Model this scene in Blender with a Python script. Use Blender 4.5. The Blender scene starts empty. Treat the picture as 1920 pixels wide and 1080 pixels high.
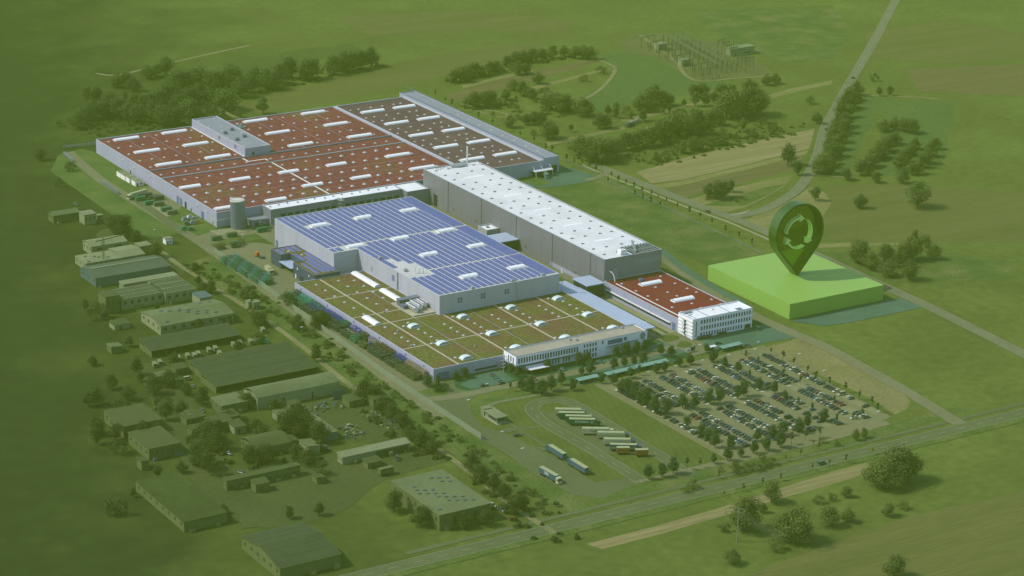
import bpy, math, random
from mathutils import Vector, Matrix
random.seed(7)
R = math.radians
SC = bpy.context.scene
COL = SC.collection

# ------------------------------------------------------------------ camera (surveyed from the halls' right angles)
FPX, PITCH, YAW, ROLL, CH = 4738.474, 0.33366406, 0.55952293, 0.01732179, 495.0
CAM = Vector((-640.0, -1100.0, CH))
def _basis():
    fw = Vector((0, math.cos(PITCH), -math.sin(PITCH))); r = Vector((1, 0, 0)); u = r.cross(fw)
    c, s = math.cos(ROLL), math.sin(ROLL)
    r, u = c * r + s * u, c * u - s * r
    m = Matrix.Rotation(-YAW, 3, 'Z')
    return m @ r, m @ u, m @ fw
RIGHT, UP, FWD = _basis()
def at(px, py, z=0.0):
    """ground position (metres) of a thing whose foot is seen at this pixel of the survey photograph"""
    d = FWD + RIGHT * ((px - 960) / FPX) + UP * ((540 - py) / FPX)
    return CAM + d * ((z - CH) / d.z)
def scr(p):
    q = Vector(p) - CAM; w = q.dot(FWD)
    return 960 + FPX * q.dot(RIGHT) / w, 540 - FPX * q.dot(UP) / w

# ------------------------------------------------------------------ materials
MATS = {}
def lin(c):
    return tuple(((v / 255.0) / 12.92 if v / 255.0 <= 0.04045 else ((v / 255.0 + 0.055) / 1.055) ** 2.4) for v in c)
def mat(name, c, var=0.18, scale=0.08, rough=0.85, spec=0.25, metal=0.0, c2=None, c3=None, fine=0.0, stretch=None,
        stripes=None, rnd=0.0, alpha=None, bump=0.0, detail=6.0):
    """base colour c with noise variation; c2/c3 blend in as patches; stripes=(angle, metres, strength)"""
    m = bpy.data.materials.new(name); m.use_nodes = True
    nt = m.node_tree; N = nt.nodes; L = nt.links
    b = N['Principled BSDF']
    b.inputs['Roughness'].default_value = rough
    b.inputs['Specular IOR Level'].default_value = spec
    b.inputs['Metallic'].default_value = metal
    tc = N.new('ShaderNodeTexCoord'); mp = N.new('ShaderNodeMapping')
    L.new(tc.outputs['Object'], mp.inputs['Vector'])
    if stretch: mp.inputs['Scale'].default_value = stretch
    nz = N.new('ShaderNodeTexNoise'); nz.inputs['Scale'].default_value = scale
    nz.inputs['Detail'].default_value = detail; nz.inputs['Roughness'].default_value = 0.62
    L.new(mp.outputs['Vector'], nz.inputs['Vector'])
    rp = N.new('ShaderNodeValToRGB'); e = rp.color_ramp.elements
    lo = tuple(v * (1 - var) for v in c); hi = tuple(v * (1 + var) for v in c)
    e[0].position = 0.32; e[0].color = (*lo, 1); e[1].position = 0.68; e[1].color = (*hi, 1)
    if c2:
        e[1].color = (*c2, 1); k = e.new(0.5); k.color = (*c, 1)
        if c3: e[0].color = (*c3, 1)
    L.new(nz.outputs['Fac'], rp.inputs['Fac'])
    out = rp.outputs['Color']
    def mul(a, fac_socket, lo_, hi_):
        mr = N.new('ShaderNodeMapRange'); L.new(fac_socket, mr.inputs['Value'])
        mr.inputs['From Min'].default_value = 0.3; mr.inputs['From Max'].default_value = 0.7
        mr.inputs['To Min'].default_value = lo_; mr.inputs['To Max'].default_value = hi_
        mx = N.new('ShaderNodeMix'); mx.data_type = 'RGBA'; mx.blend_type = 'MULTIPLY'; mx.inputs['Factor'].default_value = 1
        L.new(a, mx.inputs['A']); L.new(mr.outputs['Result'], mx.inputs['B'])
        return mx.outputs['Result']
    if fine:
        n2 = N.new('ShaderNodeTexNoise'); n2.inputs['Scale'].default_value = scale * 14; n2.inputs['Detail'].default_value = 3
        L.new(mp.outputs['Vector'], n2.inputs['Vector']); out = mul(out, n2.outputs['Fac'], 1 - fine, 1 + fine)
    if stripes:
        ang, per, st = stripes
        m2 = N.new('ShaderNodeMapping'); L.new(tc.outputs['Object'], m2.inputs['Vector']); m2.inputs['Rotation'].default_value = (0, 0, ang)
        w = N.new('ShaderNodeTexWave'); w.inputs['Scale'].default_value = 1.0 / per / 3.18 * 1.0
        w.inputs['Distortion'].default_value = 2.5; w.inputs['Detail'].default_value = 2; w.inputs['Detail Scale'].default_value = 0.3
        L.new(m2.outputs['Vector'], w.inputs['Vector']); out = mul(out, w.outputs['Fac'], 1 - st, 1 + st)
    if rnd:
        oi = N.new('ShaderNodeObjectInfo'); mr = N.new('ShaderNodeMapRange'); L.new(oi.outputs['Random'], mr.inputs['Value'])
        mr.inputs['To Min'].default_value = 1 - rnd; mr.inputs['To Max'].default_value = 1 + rnd
        mx = N.new('ShaderNodeMix'); mx.data_type = 'RGBA'; mx.blend_type = 'MULTIPLY'; mx.inputs['Factor'].default_value = 1
        L.new(out, mx.inputs['A']); L.new(mr.outputs['Result'], mx.inputs['B']); out = mx.outputs['Result']
    L.new(out, b.inputs['Base Color'])
    if bump:
        bp = N.new('ShaderNodeBump'); bp.inputs['Strength'].default_value = bump; bp.inputs['Distance'].default_value = 0.3
        L.new(nz.outputs['Fac'], bp.inputs['Height']); L.new(bp.outputs['Normal'], b.inputs['Normal'])
    MATS[name] = m
    return m
def glass(name, tint, mixf):
    m = bpy.data.materials.new(name); m.use_nodes = True
    nt = m.node_tree; N = nt.nodes; L = nt.links; b = N['Principled BSDF']; o = N['Material Output']
    b.inputs['Base Color'].default_value = (*tint, 1); b.inputs['Roughness'].default_value = 0.15
    t = N.new('ShaderNodeBsdfTransparent'); t.inputs['Color'].default_value = (*[min(1, v * 1.0) for v in tint], 1)
    x = N.new('ShaderNodeMixShader'); x.inputs['Fac'].default_value = mixf
    L.new(t.outputs[0], x.inputs[1]); L.new(b.outputs[0], x.inputs[2]); L.new(x.outputs[0], o.inputs['Surface'])
    MATS[name] = m
M = MATS

# grounds
mat('meadow', (.092, .138, .028), .22, .012, .95, .1, c2=(.118, .150, .036), c3=(.075, .120, .022), fine=.22)
mat('dark_meadow', (0.0430, 0.0619, 0.0155), .2, .015, .95, .1, fine=.14)
mat('wet_meadow', (0.0671, 0.1101, 0.0284), .2, .02, .95, .1, c2=(0.0817, 0.1161, 0.0310), c3=(0.0568, 0.1015, 0.0258), fine=.22)
mat('lawn', (0.0757, 0.1049, 0.0224), .15, .05, .95, .1, c2=(0.0903, 0.1161, 0.0258), fine=.15, stripes=(.35, 4, .05))
mat('site_lawn', (0.0731, 0.1161, 0.0275), .2, .05, .95, .1, c2=(0.1032, 0.1333, 0.0387), c3=(0.0516, 0.0946, 0.0215), fine=.25)
mat('rough_grass', (0.0731, 0.1101, 0.0258), .3, .05, .95, .1, c2=(0.1290, 0.1419, 0.0473), c3=(0.0473, 0.0860, 0.0189), fine=.3)
mat('green_verge', (0.0270, 0.0765, 0.0270), .2, .06, .95, .1, c2=(0.0405, 0.0900, 0.0360), fine=.2)
mat('stubble', (.20, .178, .078), .22, .10, .95, .1, c2=(.24, .21, .10), c3=(.165, .155, .062), fine=.2, stretch=(.06, 1.2, 1), stripes=(1.5708, 5, .07))
mat('ploughed', (.112, .102, .038), .2, .12, .95, .1, c2=(.135, .118, .05), c3=(.09, .088, .03), fine=.2, stretch=(.06, 1.2, 1), stripes=(1.5708, 4, .06))
mat('hay', (.165, .162, .058), .25, .09, .95, .1, c2=(.20, .185, .075), c3=(.125, .14, .042), fine=.25, stretch=(.12, 1, 1))
mat('pale_field', (.098, .108, .03), .2, .07, .95, .1, c2=(.118, .12, .038), c3=(.084, .098, .025), fine=.18, stretch=(.07, 1, 1))
mat('sand', (0.1720, 0.1591, 0.0645), .2, .035, .95, .1, c2=(0.2064, 0.1806, 0.0774), c3=(0.1333, 0.1333, 0.0499), fine=.2)
mat('gravel_yard', (0.1015, 0.1135, 0.0387), .15, .03, .95, .1, c2=(0.1204, 0.1247, 0.0473), fine=.15)
# pavings
mat('asphalt_site', (.150, .152, .078), .10, .03, .9, .2, c2=(.17, .168, .09), fine=.1)
mat('asphalt_lot', (.155, .155, .072), .08, .04, .9, .2, c2=(.165, .162, .08), fine=.08)
mat('asphalt_road', (.135, .145, .078), .14, .06, .9, .2, c2=(.15, .158, .088), fine=.14)
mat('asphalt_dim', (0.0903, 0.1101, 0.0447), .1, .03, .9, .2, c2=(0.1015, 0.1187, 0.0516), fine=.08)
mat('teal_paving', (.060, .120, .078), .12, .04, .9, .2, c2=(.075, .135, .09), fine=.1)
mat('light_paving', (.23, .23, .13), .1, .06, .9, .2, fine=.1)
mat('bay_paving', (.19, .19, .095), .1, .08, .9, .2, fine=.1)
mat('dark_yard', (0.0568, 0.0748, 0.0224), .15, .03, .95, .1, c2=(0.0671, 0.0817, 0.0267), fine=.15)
mat('track', (.17, .17, .075), .2, .06, .95, .1, c2=(.21, .2, .095), fine=.2)
mat('ballast', (.085, .1, .05), .2, .08, .95, .1, fine=.2)
mat('road_paint', (.27, .29, .19), .1, .2, .8, .2)
mat('kerb', (.26, .27, .18), .1, .2, .9, .2)
def ground_vignette(name, ca, cb):  # vignette painted into the ground colour: darker towards the left and near side
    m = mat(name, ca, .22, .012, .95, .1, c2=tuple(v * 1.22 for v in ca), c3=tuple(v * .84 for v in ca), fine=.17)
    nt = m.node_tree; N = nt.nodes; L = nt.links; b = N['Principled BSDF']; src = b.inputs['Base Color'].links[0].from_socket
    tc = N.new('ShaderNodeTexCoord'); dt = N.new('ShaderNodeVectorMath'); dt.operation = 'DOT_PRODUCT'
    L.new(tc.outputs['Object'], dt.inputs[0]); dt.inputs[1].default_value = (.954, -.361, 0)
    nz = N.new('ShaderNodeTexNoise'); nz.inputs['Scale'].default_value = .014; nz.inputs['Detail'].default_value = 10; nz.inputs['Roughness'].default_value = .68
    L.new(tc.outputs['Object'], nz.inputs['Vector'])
    ma = N.new('ShaderNodeMath'); ma.operation = 'MULTIPLY_ADD'; L.new(nz.outputs['Fac'], ma.inputs[0]); ma.inputs[1].default_value = 420; L.new(dt.outputs['Value'], ma.inputs[2])  # noise breaks up the edge of the painted darkening
    mr = N.new('ShaderNodeMapRange'); L.new(ma.outputs[0], mr.inputs['Value']); mr.inputs['From Min'].default_value = VIG0 + 210; mr.inputs['From Max'].default_value = VIG1 + 210
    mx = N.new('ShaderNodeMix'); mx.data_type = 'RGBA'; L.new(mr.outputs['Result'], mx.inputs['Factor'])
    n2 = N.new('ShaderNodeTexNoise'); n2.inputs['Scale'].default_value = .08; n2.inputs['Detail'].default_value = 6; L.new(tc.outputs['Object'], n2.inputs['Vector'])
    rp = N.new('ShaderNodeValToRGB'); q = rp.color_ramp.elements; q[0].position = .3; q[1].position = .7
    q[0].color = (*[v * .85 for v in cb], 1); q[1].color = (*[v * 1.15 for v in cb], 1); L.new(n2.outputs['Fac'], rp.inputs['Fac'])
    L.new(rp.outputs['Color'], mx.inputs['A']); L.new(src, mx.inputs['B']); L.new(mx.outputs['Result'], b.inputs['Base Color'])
VIG0, VIG1 = -205.0, 5.0  # dark and clear ends of the painted vignette ramp
ground_vignette('meadow', (.086, .116, .024), (.024, .038, .007))
# buildings
mat('gantry_steel', (.085, .115, .06), .1, .3, .7, .3)
mat('solar_deck', (.50, .50, .49), .08, .06, .8, .3, fine=.08)
mat('roof_light', (.50, .51, .53), .05, .5, .4, .4)
mat('wall_seam', (.29, .29, .34), .1, .3, .7, .3)
mat('wall_seam_dark', (.135, .13, .14), .1, .3, .7, .3)
mat('cladding', (.345, .345, .47), .07, .04, .6, .3, stretch=(1, 1, .2), fine=.04)
mat('cladding_grey', (.36, .37, .40), .05, .05, .55, .35, stretch=(1, 1, .25))
mat('cladding_dark', (.205, .20, .255), .08, .05, .45, .4, stretch=(1, 1, .2))
mat('cladding_mid', (.40, .405, .48), .07, .05, .55, .35, stretch=(1, 1, .2), fine=.04)
mat('cladding_warehouse', (.172, .165, .195), .09, .04, .5, .4, stretch=(1, 1, .15), fine=.05)
mat('navy_cladding', (.045, .055, .105), .08, .08, .5, .4)
mat('white_render', (.80, .81, .90), .04, .1, .8, .2)
mat('warm_white', (.80, .79, .74), .04, .1, .8, .2)
mat('sedum_red', (.172, .034, .046), .2, .022, .95, .1, c2=(.140, .076, .040), c3=(.136, .027, .042), fine=.34, detail=11)
mat('sedum_deep', (.165, .016, .026), .12, .08, .95, .1, c2=(.155, .034, .032), fine=.2)
mat('sedum_brown', (.105, .052, .068), .18, .04, .95, .1, c2=(.12, .068, .068), c3=(.088, .042, .06), fine=.28, detail=9)
mat('sedum_green', (.122, .104, .036), .3, .05, .95, .1, c2=(.104, .116, .028), c3=(.142, .074, .046), fine=.36, detail=10)
mat('sedum_olive', (.12, .10, .025), .25, .12, .95, .1, c2=(.15, .075, .04), fine=.25)
mat('white_roof', (.78, .79, .81), .06, .05, .7, .3, fine=.05)
mat('grey_roof', (.225, .24, .285), .08, .06, .8, .3, fine=.08)
mat('pale_membrane', (.66, .67, .69), .06, .06, .8, .3, c2=(.72, .72, .73), c3=(.58, .59, .6), fine=.07)
mat('gravel_roof', (.33, .30, .235), .1, .15, .9, .2, fine=.2)
mat('coping', (.46, .48, .55), .04, .2, .5, .4)
mat('coping_dark', (.13, .14, .19), .05, .2, .5, .4)
mat('canopy_roof', (.36, .43, .56), .05, .08, .5, .4)
mat('skylight', (.88, .89, .91), .03, .5, .3, .5)
mat('skylight_aqua', (.62, .74, .72), .04, .5, .25, .5)
mat('dark_opening', (.015, .017, .026), .1, .3, .6, .3)
mat('glass_dark', (.03, .037, .07), .2, .5, .12, .6)
mat('glass_blue', (.10, .14, .30), .2, .4, .15, .6)
mat('walkway', (.40, .36, .27), .1, .3, .9, .2)
mat('walkway_white', (.66, .66, .62), .05, .3, .9, .2)
mat('ridge_metal', (.12, .14, .22), .1, .3, .5, .4)
mat('ridge_grey', (.24, .26, .31), .1, .3, .5, .4)
mat('steel', (.33, .35, .38), .1, .5, .4, .5, metal=.4)
mat('white_metal', (.72, .73, .75), .05, .5, .4, .5)
mat('silo_metal', (.20, .21, .29), .1, .3, .35, .5, metal=.35, stretch=(1, 1, .15))
mat('silo_roof', (.62, .60, .54), .08, .4, .6, .4, c2=(.5, .46, .38))
mat('solar_blue', (.060, .072, .30), .12, .3, .3, .4)
mat('solar_frame', (.34, .35, .42), .05, .5, .6, .4)
mat('solar_dim', (.042, .058, .026), .12, .2, .75, .2)
mat('container_green', (.035, .15, .07), .12, .3, .7, .3)
mat('container_grey', (.11, .135, .08), .1, .3, .7, .3)
mat('rack_green', (.035, .20, .10), .2, .5, .7, .3)
mat('rack_teal', (.08, .34, .30), .2, .5, .7, .3)
mat('rack_dark', (.045, .065, .05), .2, .5, .7, .3)
mat('rack_blue', (.055, .055, .42), .2, .5, .7, .3)
mat('rack_brown', (.10, .075, .035), .2, .5, .7, .3)
mat('rack_tan', (.42, .34, .27), .2, .5, .7, .3)
mat('crate_olive', (.10, .115, .045), .15, .4, .8, .2)
mat('fence_wall', (.19, .225, .145), .08, .1, .9, .2)
mat('shelter_roof', (.16, .30, .24), .08, .3, .4, .4)
mat('shelter_glass', (.05, .12, .075), .2, .4, .3, .4)
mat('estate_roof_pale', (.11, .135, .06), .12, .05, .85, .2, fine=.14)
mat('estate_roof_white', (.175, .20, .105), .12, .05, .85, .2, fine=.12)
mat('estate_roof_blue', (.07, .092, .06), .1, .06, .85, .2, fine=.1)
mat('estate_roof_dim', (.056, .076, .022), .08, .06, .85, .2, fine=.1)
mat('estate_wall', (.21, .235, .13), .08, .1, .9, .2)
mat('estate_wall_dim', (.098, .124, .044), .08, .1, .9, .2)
mat('estate_trim', (.07, .11, .11), .08, .2, .7, .3)
mat('estate_glass', (.045, .06, .03), .2, .3, .3, .4)
mat('slab_green', (.225, .395, .075), .03, .02, .5, .3)
mat('pin_green', (.024, .070, .002), .04, .1, .28, .5)
mat('arrow_green', (.52, .74, .26), .03, .1, .5, .3)
glass('pin_glass', (.16, .27, .03), .18)
# vegetation
mat('leaf_dark', (.066, .096, .028), .35, 2.2, .9, .15, rnd=.24, c2=(.090, .122, .034), c3=(.05, .076, .022))
mat('leaf_mid', (.078, .108, .028), .35, 2.2, .9, .15, rnd=.22, c2=(.108, .14, .038), c3=(.054, .082, .02))
mat('leaf_soft', (.088, .118, .030), .3, 2.2, .9, .15, rnd=.18, c2=(.112, .142, .038), c3=(.066, .094, .024))
mat('leaf_street', (.042, .076, .028), .35, 2.2, .9, .15, rnd=.2, c2=(.062, .098, .035), c3=(.030, .056, .02))
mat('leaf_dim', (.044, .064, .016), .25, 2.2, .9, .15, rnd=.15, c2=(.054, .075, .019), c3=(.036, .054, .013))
mat('bark', (.075, .065, .04), .2, 2, .95, .1)
# vehicles
for n_, c_ in dict(black=(.020, .026, .022), charcoal=(.035, .045, .038), grey=(.10, .12, .095), silver=(.25, .28, .20), white=(.46, .49, .36),
                   red=(.18, .045, .022), blue=(.04, .075, .16), teal=(.03, .13, .10), beige=(.36, .33, .19), green=(.03, .20, .08), orange=(.22, .10, .028)).items():
    mat('paint_' + n_, c_, .05, .4, .3, .5)
mat('car_glass', (.012, .016, .014), .1, .5, .12, .6)
mat('tyre', (.012, .012, .012), .1, .5, .9, .1)
mat('trailer_white', (.40, .42, .25), .05, .3, .6, .3)
mat('trailer_green', (.022, .11, .045), .06, .3, .6, .3)
mat('trailer_blue', (.045, .085, .12), .06, .3, .6, .3)
mat('trailer_roof', (.30, .33, .17), .05, .3, .6, .3)
mat('sign_yellow', (.45, .33, .02), .05, .5, .5, .3)
mat('letter_white', (.70, .72, .62), .03, .5, .6, .3)
mat('letter_dark', (.07, .08, .06), .03, .5, .6, .3)
mat('emblem_blue', (.09, .11, .20), .05, .5, .4, .4)
mat('skin', (.45, .30, .22), .05, 3, .7, .3)
mat('cloth_dark', (.03, .032, .045), .1, 3, .9, .2)
mat('orange_paint', (.55, .13, .02), .08, .5, .5, .4)
mat('red_paint', (.45, .05, .04), .08, .5, .5, .4)

# ------------------------------------------------------------------ mesh building
class MB:
    def __init__(s): s.v = []; s.f = []; s.m = []
    def quad(s, a, b, c, d, k=0):
        n = len(s.v); s.v += [tuple(a), tuple(b), tuple(c), tuple(d)]; s.f.append((n, n + 1, n + 2, n + 3)); s.m.append(k)
    def tri(s, a, b, c, k=0):
        n = len(s.v); s.v += [tuple(a), tuple(b), tuple(c)]; s.f.append((n, n + 1, n + 2)); s.m.append(k)
    def poly(s, pts, k=0):
        n = len(s.v); s.v += [tuple(p) for p in pts]; s.f.append(tuple(range(n, n + len(pts)))); s.m.append(k)
    def hexa(s, lo, hi, k=0, ktop=None, bottom=True):
        """lo, hi: four points each, counter-clockwise from above"""
        n = len(s.v); s.v += [tuple(p) for p in lo] + [tuple(p) for p in hi]
        for i in range(4):
            j = (i + 1) % 4; s.f.append((n + i, n + j, n + 4 + j, n + 4 + i)); s.m.append(k)
        s.f.append((n + 4, n + 5, n + 6, n + 7)); s.m.append(k if ktop is None else ktop)
        if bottom: s.f.append((n + 3, n + 2, n + 1, n)); s.m.append(k)
    def box(s, x0, x1, y0, y1, z0, z1, k=0, ktop=None):
        s.hexa([(x0, y0, z0), (x1, y0, z0), (x1, y1, z0), (x0, y1, z0)], [(x0, y0, z1), (x1, y0, z1), (x1, y1, z1), (x0, y1, z1)], k, ktop)
    def prism(s, pts, z0, z1, k=0, ktop=None):
        n = len(pts)
        for i in range(n):
            a, b = pts[i], pts[(i + 1) % n]
            s.quad((a[0], a[1], z0), (b[0], b[1], z0), (b[0], b[1], z1), (a[0], a[1], z1), k)
        s.poly([(p[0], p[1], z1) for p in pts], k if ktop is None else ktop)
        s.poly([(p[0], p[1], z0) for p in reversed(pts)], k)
    def bar(s, a, b, w, h=None, k=0):
        a = Vector(a); b = Vector(b); d = (b - a).normalized(); h = h or w
        sd = d.cross(Vector((0, 0, 1)))
        if sd.length < 1e-3: sd = Vector((1, 0, 0))
        sd.normalize(); up = sd.cross(d)
        o = [sd * (-w / 2) + up * (-h / 2), sd * (w / 2) + up * (-h / 2), sd * (w / 2) + up * (h / 2), sd * (-w / 2) + up * (h / 2)]
        s.hexa([a + q for q in o], [b + q for q in o], k)
    def cyl(s, cx, cy, z0, z1, r, r2=None, n=12, k=0, ktop=None):
        r2 = r if r2 is None else r2
        lo = [(cx + r * math.cos(2 * math.pi * i / n), cy + r * math.sin(2 * math.pi * i / n), z0) for i in range(n)]
        hi = [(cx + r2 * math.cos(2 * math.pi * i / n), cy + r2 * math.sin(2 * math.pi * i / n), z1) for i in range(n)]
        for i in range(n):
            j = (i + 1) % n; s.quad(lo[i], lo[j], hi[j], hi[i], k)
        s.poly(hi, k if ktop is None else ktop); s.poly(lo[::-1], k)
    def dome(s, cx, cy, z, rx, ry, h, k=0, n=8, rings=3):
        prev = [(cx + rx * math.cos(2 * math.pi * i / n), cy + ry * math.sin(2 * math.pi * i / n), z) for i in range(n)]
        for q in range(1, rings + 1):
            a = math.pi / 2 * q / rings; c_, s_ = math.cos(a), math.sin(a)
            cur = [(cx + rx * c_ * math.cos(2 * math.pi * i / n), cy + ry * c_ * math.sin(2 * math.pi * i / n), z + h * s_) for i in range(n)]
            for i in range(n):
                j = (i + 1) % n
                if q < rings: s.quad(prev[i], prev[j], cur[j], cur[i], k)
                else: s.tri(prev[i], prev[j], (cx, cy, z + h), k)
            prev = cur
    def mesh(s, name, mats, smooth=False):
        me = bpy.data.meshes.new(name); me.from_pydata(s.v, [], s.f)
        for m in (mats if isinstance(mats, (list, tuple)) else [mats]): me.materials.append(M[m])
        me.polygons.foreach_set('material_index', s.m)
        if smooth: me.polygons.foreach_set('use_smooth', [True] * len(s.f))
        me.update(); return me
    def build(s, name, mats, parent=None, loc=None, smooth=False):
        o = bpy.data.objects.new(name, s.mesh(name, mats, smooth)); COL.objects.link(o)
        if parent is not None: o.parent = parent
        if loc is not None: o.location = loc
        return o
def tag(o, label=None, cat=None, group=None, kind=None):
    if label: o['label'] = label
    if cat: o['category'] = cat
    if group: o['group'] = group
    if kind: o['kind'] = kind
    return o
def thing(name, label, cat, loc=(0, 0, 0), rz=0.0, group=None):
    o = bpy.data.objects.new(name, None); COL.objects.link(o); o.empty_display_size = .5
    o.location = loc; o.rotation_euler = (0, 0, rz)
    return tag(o, label, cat, group)
def copy_thing(src, loc, rz, label, group=None, scale=None):
    def rec(o, par):
        c = o.copy(); COL.objects.link(c)
        if par is not None: c.parent = par
        for ch in o.children: rec(ch, c)
        return c
    c = rec(src, None); c.location = loc; c.rotation_euler = (0, 0, rz); c['label'] = label
    if group: c['group'] = group
    if scale: c.scale = scale if isinstance(scale, (tuple, list)) else (scale,) * 3
    return c
_U = 'zeroth first second third fourth fifth sixth seventh eighth ninth tenth eleventh twelfth thirteenth fourteenth fifteenth sixteenth seventeenth eighteenth nineteenth'.split()
_T = {2: 'twent', 3: 'thirt', 4: 'fort', 5: 'fift', 6: 'sixt'}
def nth(n):
    if n < 20: return _U[n]
    return _T[n // 10] + ('ieth' if n % 10 == 0 else 'y-' + _U[n % 10])
# ------------------------------------------------------------------ the ground and everything laid on it
_Z = [0.02]
def sheet(name, pts, m, z=None):
    if z is None: _Z[0] += 0.0018; z = _Z[0]
    b = MB(); c = sum((Vector((p[0], p[1], 0)) for p in pts), Vector()) / len(pts)
    area = sum(pts[i][0] * pts[(i + 1) % len(pts)][1] - pts[(i + 1) % len(pts)][0] * pts[i][1] for i in range(len(pts)))
    if area < 0: pts = pts[::-1]
    b.poly([(p[0], p[1], z) for p in pts])
    return tag(b.build(name, m), kind='structure')
def P(*px): return [at(x, y) for x, y in px]
def smooth(pts, n=8):
    pts = [Vector((p[0], p[1])) for p in pts]
    q = [pts[0] * 2 - pts[1]] + pts + [pts[-1] * 2 - pts[-2]]; out = []
    for i in range(1, len(q) - 2):
        for k in range(n):
            t = k / n; a, b, c, d = q[i - 1], q[i], q[i + 1], q[i + 2]
            out.append(0.5 * (2 * b + (c - a) * t + (2 * a - 5 * b + 4 * c - d) * t * t + (3 * b - a - 3 * c + d) * t ** 3))
    return out + [pts[-1]]
def closed(pts, n=6):
    pts = [Vector((p[0], p[1])) for p in pts]; m = len(pts); out = []
    for i in range(m):
        a, b, c, d = pts[i - 1], pts[i], pts[(i + 1) % m], pts[(i + 2) % m]
        for k in range(n):
            t = k / n
            out.append(0.5 * (2 * b + (c - a) * t + (2 * a - 5 * b + 4 * c - d) * t * t + (3 * b - a - 3 * c + d) * t ** 3))
    return out
def offs(c, w):
    out = []
    for i, p in enumerate(c):
        t = (c[min(i + 1, len(c) - 1)] - c[max(i - 1, 0)]).normalized()
        out.append(p + Vector((-t.y, t.x)) * w)
    return out
def strip(name, ctr, width, m, dash=None, edge=None, kind='structure', z=None):
    """a road along a centre line; dash=(on, off) paints the middle, edge paints both sides"""
    c = ctr; wa = width if isinstance(width, (list, tuple)) else None
    if z is None: _Z[0] += 0.0018; z = _Z[0]
    b = MB(); l = offs(c, width / 2); r = offs(c, -width / 2)
    for i in range(len(c) - 1): b.quad((*l[i], z), (*r[i], z), (*r[i + 1], z), (*l[i + 1], z))
    o = tag(b.build(name, m), kind=kind)
    if dash or edge:
        b = MB(); zz = z + 0.03
        if dash:
            acc = 0.0
            for i in range(len(c) - 1):
                seg = (c[i + 1] - c[i]).length; t = (c[i + 1] - c[i]) / max(seg, 1e-6); s = 0.0
                while s < seg:
                    ph = (acc + s) % (dash[0] + dash[1])
                    step = min(seg - s, (dash[0] - ph) if ph < dash[0] else (dash[0] + dash[1] - ph)) + 1e-6
                    if ph < dash[0]:
                        a = c[i] + t * s; d = c[i] + t * min(s + step, seg); n_ = Vector((-t.y, t.x)) * .12
                        b.quad((*(a + n_), zz), (*(a - n_), zz), (*(d - n_), zz), (*(d + n_), zz))
                    s += step
                acc += seg
        if edge:
            for sgn in (1, -1):
                e1 = offs(c, sgn * (width / 2 - .25)); e2 = offs(c, sgn * (width / 2 - .42))
                for i in range(len(c) - 1):
                    q = [(*e1[i], zz), (*e2[i], zz), (*e2[i + 1], zz), (*e1[i + 1], zz)]
                    b.quad(*(q if sgn > 0 else q[::-1]))
        tag(b.build('road_markings', 'road_paint'), kind='structure')
    return o
def rect(x0, x1, y0, y1): return [(x0, y0), (x1, y0), (x1, y1), (x0, y1)]

b = MB(); S_ = 5200
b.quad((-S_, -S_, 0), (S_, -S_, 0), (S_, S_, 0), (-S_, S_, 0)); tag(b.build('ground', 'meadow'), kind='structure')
mat('dim_meadow', (.060, .084, .018), .18, .015, .95, .1, fine=.16)
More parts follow.
